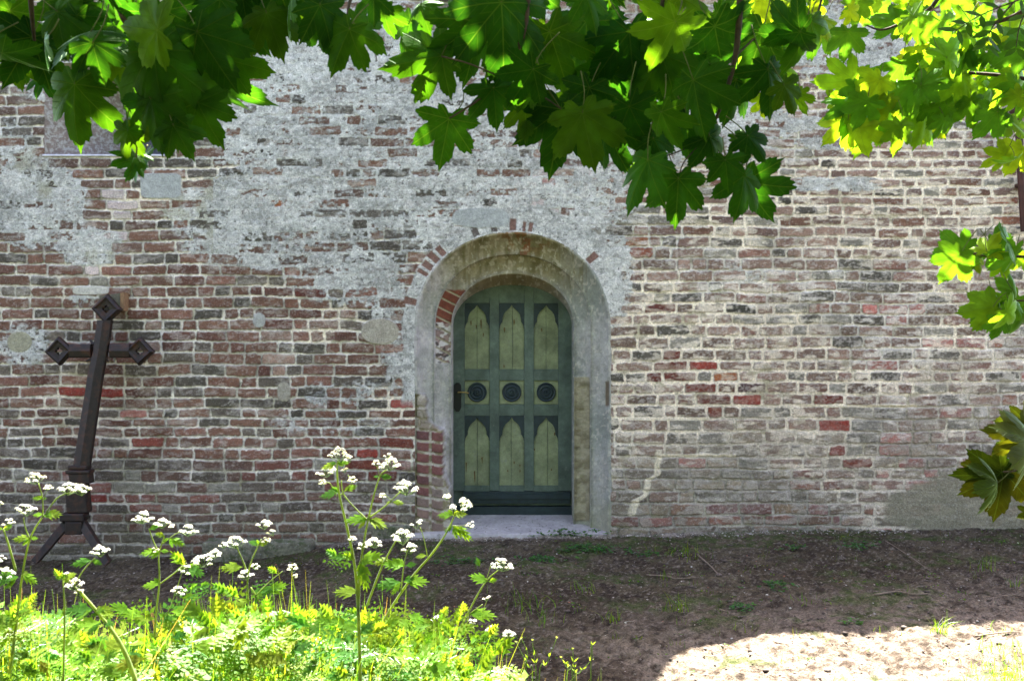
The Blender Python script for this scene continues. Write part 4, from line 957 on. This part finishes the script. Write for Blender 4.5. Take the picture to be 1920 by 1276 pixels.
# trunk, limbs and crown above and behind the camera, unseen leaves added to shade near sprays and door
lr = random.Random(21)
q = MB(); q.tube(spline([(1.2, -11, -.5), (1.15, -11.05, 1.2), (1.3, -10.9, 3.2), (1.1, -10.8, 5.2), (1.2, -10.7, 7.5)], 5), lerp_list(.26, .07, 21), 14)
q.build('trunk', M['bark'], tree, smooth=True, attr=False)
q = MB()
for e in [(-1.9, -6.2, 3.1), (-.9, -6.0, 3.7), (.2, -6.1, 3.3), (1.1, -5.8, 3.5), (2.8, -5.4, 3.4), (2.9, -5.6, 2.6)]:
    a = Vector((1.2, -10.9, lr.uniform(2.9, 3.8))); e = Vector(e); m_ = (a + e) / 2 + Vector((0, 0, .45)); p = spline([a, m_, e], 6); q.tube(p, lerp_list(.06, .012, len(p)), 8)
q.build('limb', M['bark'], tree, smooth=True, attr=False)
lm = LeafMesh()
for i in range(2700):
    x = lr.uniform(-2.6, 1.5); y = lr.uniform(-6.6, -4.75); z = EYE + lr.uniform(2.15, 3.2)
    if x > 1.0 and lr.random() < .6: continue
    V, f, luv, _ = syc_leaf((x, y, z), R(lr.uniform(-180, 180)), lr.uniform(.07, .12), R(lr.gauss(70, 25)), R(lr.gauss(0, 25)), lr, hi=False)
    lm.add(V, f, luv, leaf_color('g'))
for i in range(160):  # unseen leaves added to shade the low right twig
    V, f, luv, _ = syc_leaf((lr.uniform(.65, 1.4), lr.uniform(-5.3, -4.62), EYE + lr.uniform(2.2, 2.9)), R(lr.uniform(-180, 180)), lr.uniform(.07, .11), R(lr.gauss(70, 25)), 0, lr, hi=False)
    lm.add(V, f, luv, leaf_color('g'))
for i in range(420):  # unseen leaves added to shade part of the upper right spray
    V, f, luv, _ = syc_leaf((lr.uniform(.9, 3.2), lr.uniform(-4.6, -3.5), EYE + lr.uniform(2.3, 3.2)), R(lr.uniform(-180, 180)), lr.uniform(.07, .11), R(lr.gauss(70, 25)), 0, lr, hi=False)
    lm.add(V, f, luv, leaf_color('g'))
for i in range(4200):  # unseen leaves added to cut sky light on the door
    x = lr.uniform(-5, 5.5); y = lr.uniform(-14, -6.6); z = lr.uniform(3.9, 8)
    V, f, luv, _ = syc_leaf((x, y, z), R(lr.uniform(-180, 180)), lr.uniform(.12, .19), R(lr.gauss(60, 30)), R(lr.gauss(0, 25)), lr, hi=False)
    lm.add(V, f, luv, leaf_color('g'))
for i in range(6500):  # unseen leaf belt added to block low sky and darken the door
    x = lr.uniform(-9, 9); y = lr.uniform(-15, -10.2); z = lr.uniform(0, 6.5)
    V, f, luv, _ = syc_leaf((x, y, z), R(lr.uniform(-180, 180)), lr.uniform(.18, .28), R(lr.gauss(10, 40)), R(lr.gauss(0, 40)), lr, hi=False)
    lm.add(V, f, luv, leaf_color('g'))
lm.build('crown', M['leaf'], tree)

# ------------------------------------------------------------------ herbs
def leaflet(base, dirv, L_, w, nrm):
    dirv = dirv.normalized(); s = dirv.cross(nrm).normalized() * w
    return [base, base + dirv * L_ * .35 + s, base + dirv * L_, base + dirv * L_ * .35 - s]
class Herb:
    def __init__(s): s.q = []; s.c = []
    def quad(s, v, c): s.q.append([tuple(x) for x in v]); s.c.append(c)
    def build(s, name, mat, parent=None, smooth=False):
        V = np.array(s.q).reshape(-1, 3); n = len(s.q); Fq = np.arange(n * 4).reshape(n, 4)
        K_ = np.repeat(np.array(s.c), 4, 0)
        return link(name, mesh_np(name, V, Fq, smooth, {'Col': K_}), mat, parent)
hr = random.Random(31)
HG = [(.075, .16, .015), (.10, .19, .018), (.045, .12, .02), (.11, .17, .02)]
def fern_leaf(h, base, dirv, L_, nrm, c, pairs=6, fine=4):
    """twice-divided feathery leaf"""
    d = dirv.normalized(); side = d.cross(nrm).normalized()
    droop = Vector((0, 0, -1))
    for i in range(pairs + 1):
        t = (i + .6) / (pairs + 1); p = base + d * L_ * t + droop * L_ * .25 * t * t
        pl = L_ * .46 * (1 - t) ** .75 + L_ * .05
        if i == pairs:
            for q in (-.5, 0, .5): h.quad(leaflet(p, d + side * q, pl * 1.1, pl * .22, nrm), c)
            break
        for sg in (-1, 1):
            sd_ = (side * sg + d * .55 + droop * .12).normalized()
            for j in range(fine):
                u = (j + .7) / fine; pp = p + sd_ * pl * u
                ll = pl * .42 * (1.15 - u)
                s2 = sd_.cross(nrm).normalized()
                if j == fine - 1: h.quad(leaflet(pp - sd_ * ll * .5, sd_, ll * 2.0, ll * .35, nrm), c)
                for sg2 in (-1, 1): h.quad(leaflet(pp, s2 * sg2 + sd_ * .8, ll, ll * .30, nrm), c)
        h.quad([base + d * L_ * max(0, t - .16) + side * .0012, base + d * L_ * max(0, t - .16) - side * .0012, p - side * .001, p + side * .001], c)
def node_leaf(h, base, ang, L_, c):
    """small stem leaf cut into a few toothed lobes"""
    d = Vector((math.sin(R(ang)), hr.uniform(-.5, .1), math.cos(R(ang)))).normalized(); n_ = Vector((hr.uniform(-.4, .4), -.75, .65)).normalized()
    side = d.cross(n_).normalized(); drop = Vector((0, 0, -1))
    for t, sp_, ll, w in ((.0, 0, 1.0, .13), (.22, .8, .45, .12), (.22, -.8, .45, .12), (.45, .7, .36, .10), (.45, -.7, .36, .10), (.66, .6, .24, .08), (.66, -.6, .24, .08)):
        b_ = base + d * L_ * t + drop * L_ * .22 * t * t; dv = (d + side * sp_ + drop * .25 * (t + .2)).normalized()
        l2 = L_ * ll; m_ = b_ + dv * l2 * .55 + drop * l2 * .03; s_ = dv.cross(n_).normalized() * L_ * w
        h.quad([b_, b_ + dv * l2 * .3 + s_, m_ + s_ * .55, m_], c); h.quad([b_, m_, m_ - s_ * .55, b_ + dv * l2 * .3 - s_], c)
        h.quad([m_, m_ + s_ * .55, b_ + dv * l2 * .75 + s_ * .35 + drop * l2 * .06, b_ + dv * l2 + drop * l2 * .12], c); h.quad([m_, b_ + dv * l2 + drop * l2 * .12, b_ + dv * l2 * .75 - s_ * .35 + drop * l2 * .06, m_ - s_ * .55], c)
def floret(h, p, r_, up, c):
    u = up.cross(Vector((1, .3, .1))).normalized(); v = up.cross(u)
    a0 = hr.uniform(0, 6)
    for k in range(5):
        a = a0 + 2 * math.pi * k / 5; d1 = (u * math.cos(a) + v * math.sin(a)); d2 = (u * math.cos(a + .5) + v * math.sin(a + .5)); d0 = (u * math.cos(a - .5) + v * math.sin(a - .5))
        h.quad([p, p + d0 * r_ * .8 + up * r_ * .2, p + d1 * r_ * 1.1 + up * r_ * .15, p + d2 * r_ * .8 + up * r_ * .2], c)
def umbel(stem, petal, leaf, base, size, up, dist):
    """compound umbel: rays, each with a head of tiny white florets"""
    nray = hr.randint(9, 12) if size > .017 else hr.randint(4, 6)
    for k in range(nray):
        a = 2 * math.pi * k / nray + hr.uniform(-.25, .25); q0 = (.35 if k % 3 == 0 else .95) * hr.uniform(.8, 1.1)
        e = base + up * size * (1.25 - .75 * q0 ** 2) * hr.uniform(.85, 1.1) + Vector((math.cos(a), math.sin(a), 0)) * size * q0
        stem.tube([base, (base + e) / 2 + Vector((math.cos(a), math.sin(a), 0)) * size * .12, e], .0007, 4, (.09, .16, .03))
        rr = size * .27; out = (Vector((math.cos(a), math.sin(a), 0)) * .5 * q0 + up).normalized()
        for j in range(15):
            b_ = 2.4 * j; t_ = math.sqrt((j + .5) / 15); q_ = rr * t_
            fp = e + Vector((math.cos(b_) * q_, math.sin(b_) * q_, 0)) + out * rr * .75 * (1 - t_ * t_) + Vector((0, 0, hr.uniform(-.12, .12) * rr))
            floret(petal, fp, max(size * .062, .0016), (out + Vector((math.cos(b_), math.sin(b_), 0)) * t_ * .8 + Vector((0, -.25, 0))).normalized(), (.80, .80, .78))
        for j in range(2):
            leaf.quad(leaflet(e, Vector((hr.uniform(-1, 1), hr.uniform(-1, 1), -.3)), size * .16, size * .05, Vector((0, 0, 1))), (.12, .2, .03))
def parsley(label, stems, dist, seed=0):
    """stems: (pixel path, r0, r1); umbels 'u': (x,y,size px); leaves 'l': (x,y,ang,L px)"""
    global hr
    hr = random.Random(seed)
    root = None
    S = MB(); Pt = Herb(); Lf = Herb()
    b0 = stems['s'][0][0][0]; b = P(b0[0], b0[1], dist)
    g = gz(b.x, b.y); root = empty('cow_parsley', (b.x, b.y, g))
    tag(root, label, 'wildflower', 'white cow parsley flowers in the foreground')
    first = True
    for pts, w0, w1 in stems['s']:
        p = [P(x, y, dist) for x, y in pts]
        if first: pre = [Vector((b.x + (b.x - p[1].x) / max(p[0].z - p[1].z if False else abs(p[0].z - p[1].z), .05) * min(.35, .5 * (b.z - g)), b.y, g))]; first = False
        else: pre = []
        sp_ = pre + spline(p, 5); k = dist / F / 2
        S.tube(sp_, lerp_list(w0 * k * .72, w1 * k * .72, len(sp_)), 7, (.20, .27, .07))
    for u_ in stems['u']:
        x, y, s_ = u_; size = s_ / F * dist
        ex = P(x, y, dist)
        up = Vector((hr.uniform(-.25, .25), hr.uniform(-.2, .1), 1)).normalized()
        umbel(S, Pt, Lf, ex - up * size * .9, size, up, dist)
    for x, y, a, L_ in stems['l']:
        pt = P(x, y, dist); lm_ = L_ / F * dist
        if L_ < 52:
            node_leaf(Lf, pt, a, lm_ * 1.25, hr.choice(HG)); node_leaf(Lf, pt, a + hr.uniform(-50, 50), lm_ * .7, hr.choice(HG))
            if hr.random() < .5: node_leaf(Lf, pt, -a, lm_ * .6, hr.choice(HG))
            continue
        d = Vector((math.sin(R(a)), hr.uniform(-.4, .2), math.cos(R(a))))
        n_ = Vector((hr.uniform(-.3, .3), -.8, .6)).normalized()
        for q in range(3):
            node_leaf(Lf, pt + d * lm_ * .3 * q, a + hr.uniform(-40, 40), lm_ * .6, hr.choice(HG))
        fern_leaf(Lf, pt, d, lm_ * 1.1, n_, hr.choice(HG), pairs=5, fine=3)
    S.build('stem', M['herbstem'], root, smooth=True); Pt.build('flower_heads', M['petal'], root); Lf.build('leaves', M['herb'], root)
M['herbstem'] = leaf_mat('herb_stem', veins=False, trans=.5, ior=1.2)
parsley('tallest cow parsley, with clustered heads in front of the wall left of the doorway',
  dict(s=[([(676, 1290), (672, 1150), (665, 1060), (650, 985), (636, 925), (632, 880), (634, 862)], 10, 4), ([(672, 1150), (676, 1060), (690, 975), (711, 895), (728, 880)], 8, 3), ([(690, 975), (664, 950), (644, 925), (640, 900)], 4, 3), ([(688, 972), (720, 950), (752, 920)], 5, 3), ([(632, 930), (618, 905), (606, 908)], 3, 2), ([(712, 893), (706, 872)], 2, 2), ([(636, 930), (660, 905), (652, 890)], 2.5, 2), ([(734, 938), (720, 925)], 2, 2)],
       u=[(636, 848, 20), (616, 880, 17), (604, 902, 9), (648, 880, 7), (660, 897, 9), (655, 858, 9), (732, 866, 18), (705, 866, 8), (728, 852, 7), (758, 910, 22), (717, 927, 7), (700, 1015, 14), (680, 1020, 12), (660, 1008, 9)],
       l=[(632, 868, -100, 26), (632, 868, 80, 20), (636, 922, -95, 32), (645, 920, 60, 24), (688, 972, -85, 36), (690, 972, 100, 36), (712, 893, 80, 22), (665, 1050, -80, 55), (672, 1055, 60, 45), (672, 1110, -75, 40), (676, 1050, 160, 45), (735, 940, 90, 20), (672, 1190, 80, 80), (675, 1180, -80, 80)]), 2.15, 1)
parsley('cow parsley with a stem leaning right, its topmost head before the doorstep',
  dict(s=[([(700, 1230), (722, 1160), (770, 1085), (808, 1040), (836, 1000), (854, 962)], 8, 4), ([(802, 1045), (795, 1010), (788, 988)], 3, 2), ([(752, 1108), (757, 1060), (764, 1030)], 4, 2), ([(686, 1140), (716, 1062), (745, 1008)], 7, 4), ([(848, 985), (870, 985), (880, 982)], 2, 2)],
       u=[(868, 944, 22), (838, 930, 9), (784, 980, 12), (755, 1002, 22), (770, 1025, 14), (882, 982, 10)],
       l=[(850, 965, -80, 26), (850, 966, 70, 26), (850, 985, 120, 36), (752, 1090, -90, 42), (756, 1090, 80, 42), (735, 1050, -90, 30), (800, 1040, -90, 18), (760, 1060, -70, 40), (722, 1160, 80, 70), (722, 1160, -80, 70)]), 2.3, 2)
parsley('cow parsley on one leaning stem, its small head over bare soil right of the others',
  dict(s=[([(845, 1220), (862, 1180), (895, 1115), (915, 1085), (934, 1068)], 6, 3), ([(900, 1110), (912, 1085), (920, 1060)], 2, 1.5), ([(905, 1145), (912, 1128), (916, 1122)], 2, 1.5), ([(880, 1150), (905, 1132)], 3, 2), ([(850, 1290), (870, 1230), (890, 1190), (887, 1175)], 4, 2)],
       u=[(940, 1055, 18), (914, 1120, 8), (886, 1164, 11), (955, 1062, 7)],
       l=[(916, 1090, -60, 36), (880, 1150, 85, 44), (850, 1190, -60, 80), (850, 1190, 20, 70), (840, 1200, -100, 80), (900, 1060, -20, 16), (880, 1210, 60, 70)]), 2.6, 3)
parsley('short cow parsley with two fading heads low in the soil at the centre',
  dict(s=[([(915, 1290), (925, 1230), (948, 1195), (952, 1190)], 3, 2), ([(930, 1215), (926, 1190), (924, 1182)], 2, 1.5), ([(820, 1280), (822, 1200), (820, 1172)], 3, 2), ([(822, 1290), (824, 1250), (816, 1226)], 3, 2)],
       u=[(954, 1186, 12), (924, 1176, 11), (820, 1160, 12), (816, 1215, 14), (905, 1195, 9)],
       l=[(925, 1230, 40, 50), (925, 1235, -60, 60), (822, 1210, -70, 70), (822, 1200, 60, 70), (830, 1190, 0, 60)]), 2.9, 4)
parsley('cow parsley with three heads on forked stems in front of the mossy stone',
  dict(s=[([(468, 1290), (466, 1140), (464, 1095), (470, 1055), (490, 1010)], 6, 3), ([(466, 1080), (455, 1050), (442, 1020)], 5, 3), ([(480, 1115), (505, 1090), (530, 1070)], 3, 2), ([(470, 1100), (500, 1150), (530, 1200)], 4, 6)],
       u=[(497, 980, 14), (510, 996, 10), (500, 1010, 9), (441, 1012, 18), (420, 1020, 8), (548, 1062, 12), (460, 1075, 13), (478, 1060, 9), (554, 1078, 5)],
       l=[(485, 1022, 60, 20), (485, 1020, -60, 18), (455, 1062, -80, 36), (470, 1120, 60, 60), (470, 1125, -70, 70), (520, 1075, -40, 22), (500, 1110, 60, 40), (466, 1200, -70, 90)]), 2.35, 5)
parsley('cow parsley with four heads in front of the bricks between the cross and the stone',
  dict(s=[([(285, 1290), (292, 1160), (299, 1090), (298, 1040), (308, 1005)], 7, 3), ([(298, 1035), (288, 1015), (279, 990)], 4, 3), ([(303, 1020), (325, 1003), (340, 995)], 3, 2), ([(298, 1095), (325, 1075), (350, 1055)], 4, 3), ([(290, 1200), (322, 1130), (345, 1060)], 4, 2)],
       u=[(269, 967, 16), (305, 978, 14), (322, 984, 6), (353, 992, 15), (350, 1065, 14), (378, 1048, 18), (402, 1036, 13), (334, 1105, 13), (290, 1030, 8)],
       l=[(300, 1032, -85, 30), (279, 992, 60, 20), (310, 1005, -60, 18), (318, 1008, 110, 26), (345, 1060, -30, 36), (350, 1062, 100, 36), (300, 1095, -85, 28), (292, 1160, -75, 80), (340, 1120, 60, 60), (296, 1150, 80, 80)]), 2.3, 6)
parsley('cow parsley on a thick slanting stem, its head by the right foot of the cross',
  dict(s=[([(262, 1300), (235, 1225), (205, 1175), (160, 1120), (140, 1100)], 14, 6), ([(138, 1100), (155, 1070), (178, 1045)], 4, 3), ([(118, 1290), (121, 1150), (118, 1085)], 6, 4)],
       u=[(187, 1030, 16), (140, 1092, 16), (124, 1075, 8), (150, 1108, 10)],
       l=[(172, 1050, -90, 30), (172, 1050, 100, 18), (175, 1142, -85, 50), (180, 1145, 70, 30), (190, 1165, -90, 50), (188, 1150, 80, 30), (118, 1085, -20, 26), (118, 1085, 60, 26)]), 2.1, 7)
parsley('cow parsley with wide heads rising over the foot of the iron cross',
  dict(s=[([(12, 1310), (28, 1190), (40, 1090), (56, 1010), (82, 965)], 9, 4), ([(56, 1010), (48, 990), (44, 970)], 4, 3), ([(80, 970), (80, 935), (72, 905)], 4, 3), ([(82, 968), (105, 935), (125, 925)], 4, 3), ([(82, 966), (112, 930), (140, 922)], 2.5, 2), ([(82, 935), (88, 918)], 2, 1.5), ([(30, 1070), (16, 1020), (6, 990)], 7, 4)],
       u=[(66, 892, 17), (90, 912, 8), (128, 912, 18), (150, 914, 17), (48, 952, 18), (16, 977, 10), (0, 942, 6), (8, 1072, 16), (0, 1045, 10)],
       l=[(82, 964, 80, 34), (56, 1008, -85, 28), (80, 935, -70, 16), (40, 1075, 110, 30), (35, 1080, -90, 50), (28, 1150, 60, 60), (28, 1180, -60, 80), (6, 992, 60, 22)]), 2.2, 8)
# small buttercup-like sprigs low at the centre right
def sprig(label, paths, dist, seed):
    r = random.Random(seed); S = MB(); Lf = Herb(); b = P(*paths[0][0], dist); g = gz(b.x, b.y)
    root = empty('meadow_sprig', (b.x, b.y, g)); tag(root, label, 'wild plant', 'thin yellow-green sprigs')
    for pts in paths:
        p = [P(x, y, dist) for x, y in pts]; p = [Vector((p[0].x, p[0].y, g))] + p; sp_ = spline(p, 4); S.tube(sp_, lerp_list(.0022, .0010, len(sp_)), 5, (.11, .18, .03))
        e = p[-1]
        for k in range(6): Lf.quad(leaflet(e, Vector((r.uniform(-1, 1), r.uniform(-1, 1), r.uniform(0, 1))), .007, .002, Vector((0, 0, 1))), (.22, .26, .05))
        for t in (.35, .55, .75):
            q = sp_[int(len(sp_) * t)]
            for k in range(2): Lf.quad(leaflet(q, Vector((r.uniform(-1, 1), r.uniform(-.3, .3), .8)), r.uniform(.012, .026), .0022, Vector((0, -1, .3))), (.12, .2, .03))
    S.build('stem', M['herbstem'], root, smooth=True); Lf.build('leaves', M['herb'], root)
sprig('yellow-green sprig at the bottom centre, the tallest over the dark soil', [[(1000, 1290), (990, 1250), (968, 1203)], [(1005, 1290), (1003, 1240), (998, 1200)], [(1010, 1290), (1025, 1245), (1044, 1195)], [(985, 1290), (990, 1230), (978, 1196)]], 2.9, 1)
sprig('thin sprig with small buds just right of the tallest sprig', [[(1075, 1290), (1062, 1250), (1052, 1232)], [(1078, 1290), (1076, 1250), (1074, 1216)], [(1060, 1290), (1085, 1262), (1108, 1238)], [(1108, 1238), (1112, 1236), (1118, 1242)][:2]], 3.0, 2)

# grass and herb cover, lower left
hr = random.Random(41)
cov = Herb()
def cover_top(x): return float(np.interp(x, [-80, 0, 60, 130, 200, 300, 400, 520, 620, 700, 800, 870, 960, 1040], [1150, 1160, 1150, 1180, 1205, 1190, 1140, 1150, 1160, 1175, 1200, 1240, 1265, 1300]))
for i in range(1000):
    x = hr.uniform(-80, 960); d = hr.uniform(2.15, 3.7)
    top = cover_top(x) + 10 + abs(hr.gauss(0, 1)) * 60 + 60 * (float(vn(np.array([x / 34]), np.array([d * 3]), 77)[0]) - .45)
    if top > 1330: continue
    if x > 780 and hr.random() < .5: continue
    if 120 < x < 330 and top < 1225 and hr.random() < .6: continue
    p = P(x, top, d)
    a = hr.uniform(-1.2, 1.2)
    dv = Vector((math.sin(a), hr.uniform(-1, .3), hr.uniform(-.1, .7)))
    L_ = hr.uniform(.07, .20); p = p - dv.normalized() * L_ * .5
    n_ = Vector((hr.uniform(-.6, .6), hr.uniform(-.9, 0), 1)).normalized()
    c = tuple(v * hr.uniform(.8, 1.25) for v in hr.choice(HG))
    fern_leaf(cov, p, dv, L_, n_, c, pairs=5, fine=3)
    g = gz(p.x, p.y); q = Vector((p.x + hr.uniform(-.05, .05), p.y, g)); s_ = Vector((.0012, 0, 0))
    cov.quad([q - s_, q + s_, p + s_, p - s_], c)
for i in range(1300):
    x = hr.uniform(-80, 940); d = hr.uniform(2.15, 3.4); top = cover_top(x) + 6 + abs(hr.gauss(0, 1)) * 62
    if top > 1330 or (x > 760 and hr.random() < .5) or (120 < x < 330 and top < 1225 and hr.random() < .5): continue
    node_leaf(cov, P(x, top, d), hr.gauss(0, 70), hr.uniform(.035, .085), tuple(v * hr.uniform(.8, 1.2) for v in hr.choice(HG)))
cov_o = cov.build('herb_cover', M['herb'])
tag(cov_o, 'dense mass of feathery bright green parsley leaves filling the lower left', 'undergrowth', kind='stuff')
def blade(h, base, H_, lean, w, c, az_, n=5):
    pr = None; s_ = Vector((math.cos(az_), math.sin(az_), 0)); ld = Vector((-math.sin(az_ + 1.2), math.cos(az_ + .3) * .5, 0)) * lean
    for k in range(n + 1):
        t = k / n; p = base + Vector((0, 0, 1)) * H_ * (t - .35 * abs(lean) * t * t) + ld * H_ * t * t; ww = w * (1 - t ** 1.5) + .0002
        cur = (p - s_ * ww, p + s_ * ww)
        if pr: h.quad([pr[0], pr[1], cur[1], cur[0]], c)
        pr = cur
gr = Herb()
for i in range(3600):
    d = hr.uniform(2.2, 4.3); x = hr.uniform(-80, 1080) if hr.random() < .85 else hr.uniform(900, 1150)
    p = P(x, 638, d); g = gz(p.x, p.y)
    top = cover_top(x) + abs(hr.gauss(0, 1)) * 45 - 12
    if hr.random() < .012: top -= hr.uniform(15, 60) if x < 520 else 10
    else: top += 26
    zt = EYE + (638 - top) / F * d; hh = zt - g
    if hh < .04 or (x > 900 and d < 3.0 and hr.random() < .7): continue
    c = tuple(v * hr.uniform(.8, 1.3) for v in hr.choice(HG))
    if hr.random() < .1: c = (.20, .15, .06)
    blade(gr, Vector((p.x, p.y, g)), hh * 1.15, hr.gauss(0, .6), hr.uniform(.0014, .0038), c, hr.uniform(-.8, .8), 6)
tag(gr.build('meadow_grass', M['herb']), 'long bright green grass blades among the parsley at lower left', 'grass', kind='stuff')
# grass lower right corner
gr2 = Herb()
for i in range(420):
    px_ = hr.gauss(1885, 42); d = hr.uniform(4.4, 5.2); p = P(px_, 638, d)
    yy = 638 + F * (EYE - gz(p.x, p.y)) / d
    if hr.random() < .5 and px_ < 1830: continue
    blade(gr2, Vector((p.x, p.y, gz(p.x, p.y))), hr.uniform(.03, .10), hr.gauss(0, .6), hr.uniform(.001, .0028), tuple(v * hr.uniform(.8, 1.3) for v in hr.choice(HG)), hr.uniform(-1.5, 1.5), 4)
tag(gr2.build('corner_grass', M['herb']), 'patch of short sunlit grass in the lower right corner', 'grass', kind='stuff')

# tufts and weeds on the bare soil
def on_ground(px_, py_):
    d = 6.0
    for _ in range(30):
        p = P(px_, py_, d); g = gz(p.x, p.y); d = d * (EYE - g) / max(EYE - p.z, .05) if EYE - p.z > .01 else d
        d = min(d, 8.08)
    p = P(px_, py_, d); return Vector((p.x, p.y, gz(p.x, p.y)))
def tuft(px_, py_, hpx, n, label, seed, spread=.03, lean=.7, col_=None):
    global hr
    hr = random.Random(seed); b = on_ground(px_, py_); h = Herb(); d = b.y + DW
    for k in range(n):
        hh = hpx / F * d * hr.uniform(.55, 1.15)
        blade(h, b + Vector((hr.gauss(0, spread), hr.gauss(0, spread), -.004)), hh, hr.gauss(0, lean), hr.uniform(.0015, .003), tuple(v * hr.uniform(.8, 1.2) for v in (col_ or hr.choice(HG))), hr.uniform(-1.5, 1.5), 5)
    me_o = h.build('grass_tuft', M['herb']); tag(me_o, label, 'grass tuft', 'grass tufts on the bare soil')
tuft(1760, 1186, 46, 26, 'brightest tuft, its long blades lit by the sun at the edge of the shade', 1, .02, .9)
tuft(1275, 1145, 42, 26, 'tuft of fine upright blades in the shade, low at centre right', 2, .03)
tuft(1150, 1163, 26, 22, 'small bushy tuft in the shade left of the sunlit patch', 3, .03)
tuft(985, 1140, 40, 34, 'wide thin tuft on dark soil right of the leaning flower stem', 4, .10)
tuft(1020, 1165, 28, 18, 'sparse tuft nearest the centre bottom sprigs', 5, .06)
tuft(1100, 1110, 30, 20, 'sparse tuft in the middle of the soil below the door', 6, .05)
tuft(1275, 1040, 22, 40, 'spreading tuft near the wall right of the doorstep', 7, .10)
tuft(1400, 1182, 22, 14, 'low tuft on the left rim of the sunlit patch', 8, .06)
tuft(1850, 1068, 34, 22, 'tuft in the shade near the right edge', 9, .05)
tuft(1905, 1100, 32, 16, 'tuft right at the frame edge, below the low ochre leaves', 10, .04)
tuft(1660, 1180, 18, 10, 'few short blades lit in the middle of the sunlit rim', 11, .04)
tuft(1520, 1130, 18, 16, 'low thin tuft above the middle of the sunlit patch', 12, .07)
tuft(1870, 1180, 16, 12, 'few short lit blades near the right end of the sunlit rim', 13, .06)
tuft(1255, 1085, 22, 12, 'thin tuft beside the two crossing twigs', 14, .06)
def weed(px_, py_, wpx, n, label, seed, up=.03):
    r = random.Random(seed); b = on_ground(px_, py_); h = Herb(); d = b.y + DW; w = wpx / F * d / 2
    for k in range(n):
        ox = r.gauss(0, .55) * w; oy = r.gauss(0, .4) * min(w, .12); z = gz(b.x + ox, b.y + oy)
        yy_ = min(b.y + oy, -.05)
        p = Vector((b.x + ox, yy_, gz(b.x + ox, yy_) + r.uniform(0, up)))
        for j in range(4):
            a = r.uniform(0, 6.28); L_ = r.uniform(.016, .036)
            h.quad(leaflet(p, Vector((math.cos(a), math.sin(a), r.uniform(0, .6))), L_, L_ * .33, Vector((0, -.3, 1)).normalized()), tuple(v * r.uniform(.7, 1.2) for v in (.045, .12, .03)))
    tag(h.build('weed', M['herb']), label, 'weed', 'low leafy weeds on the soil')
weed(1080, 1003, 110, 60, 'green weeds growing along the front of the doorstep, at its right end', 1, .06)
weed(1105, 1030, 110, 110, 'largest patch of low weeds, on the soil just below the doorstep', 2)
weed(1010, 1050, 80, 50, 'patch of low weeds left of the largest patch', 3)
weed(860, 1055, 110, 50, 'dull low weeds on the soil behind the leaning flower stem', 4)
weed(1610, 1027, 60, 40, 'small green weed patch near the wall, right of centre', 5, .04)
weed(1455, 1100, 60, 36, 'dark green weed in the shade above the sunlit ground', 6, .04)
weed(1385, 1140, 70, 30, 'low weed left of the dark green one, near the sunlit rim', 7)
weed(1490, 1030, 50, 18, 'tiny weed near the wall foot left of the long leaning twig', 8)
weed(1600, 1168, 34, 14, 'tiny weed with a pale leaf on the rim of the sunlit patch', 9)
weed(1200, 1040, 60, 22, 'thin weeds right of the doorstep end', 10)
# seedlings and sparse grass sprinkled over the soil
sg_ = Herb(); hr = random.Random(77)
for i in range(330):
    x = hr.uniform(-2.6, 4.6); y = -hr.uniform(.12, 3.3); w_ = float(vn(np.array([x * 1.3]), np.array([y * 2.2]), 88)[0])
    if w_ < .45: continue
    b_ = Vector((x, y, gz(x, y)))
    for k in range(hr.randint(3, 9)):
        c_ = tuple(v * hr.uniform(.4, .8) for v in hr.choice(HG)); o_ = Vector((hr.gauss(0, .025), hr.gauss(0, .02), 0))
        if i % 2: blade(sg_, b_ + o_, hr.uniform(.02, .07), hr.gauss(0, .7), hr.uniform(.001, .002), c_, hr.uniform(-1.5, 1.5), 4)
        else:
            a = hr.uniform(0, 6.28); sg_.quad(leaflet(b_ + o_ + Vector((0, 0, .012)), Vector((math.cos(a), math.sin(a), .4)), hr.uniform(.012, .028), .006, Vector((0, -.3, 1)).normalized()), c_)
tag(sg_.build('sparse_seedlings', M['herb']), 'scattered seedlings and thin grass shoots sprouting from the bare soil', 'seedlings', kind='stuff')
# twigs
def twig(pts, r_, label, seed=0):
    p = [on_ground(x, y) + Vector((0, 0, .012)) for x, y in pts]; q = MB(); sp_ = spline(p, 4)
    rr = random.Random(seed); sp_ = [v + Vector((rr.uniform(-.004, .004), 0, rr.uniform(-.002, .004))) for v in sp_]
    q.tube(sp_, lerp_list(r_, r_ * .5, len(sp_)), 6); tag(q.build('twig', M['twig'], None, smooth=True, attr=False), label, 'twig', 'dead twigs on the soil')
twig([(1642, 1005), (1690, 1035), (1748, 1075)], .006, 'longest straight twig slanting down from the wall foot on the right')
twig([(1308, 1042), (1330, 1062), (1350, 1082)], .008, 'short straight twig slanting down right, beside the curved twig')
twig([(1212, 1080), (1250, 1083), (1272, 1088), (1310, 1084)], .007, 'curved pale twig lying level on the shaded soil')
twig([(1640, 1118), (1680, 1112), (1720, 1118), (1740, 1115)], .009, 'stubby level twig near the right, above the bright tuft')
twig([(1348, 1145), (1365, 1150), (1380, 1158)], .005, 'small twig just above the sunlit patch')
twig([(1828, 1196), (1870, 1190), (1915, 1188)], .006, 'thin dark twig on sunlit soil at the right edge')
twig([(1450, 1206), (1480, 1212)], .005, 'short twig lying inside the sunlit patch')
twig([(1850, 1128), (1880, 1120), (1915, 1118)], .006, 'thin twig in the shade at the right edge')
print('objects', len(bpy.data.objects))
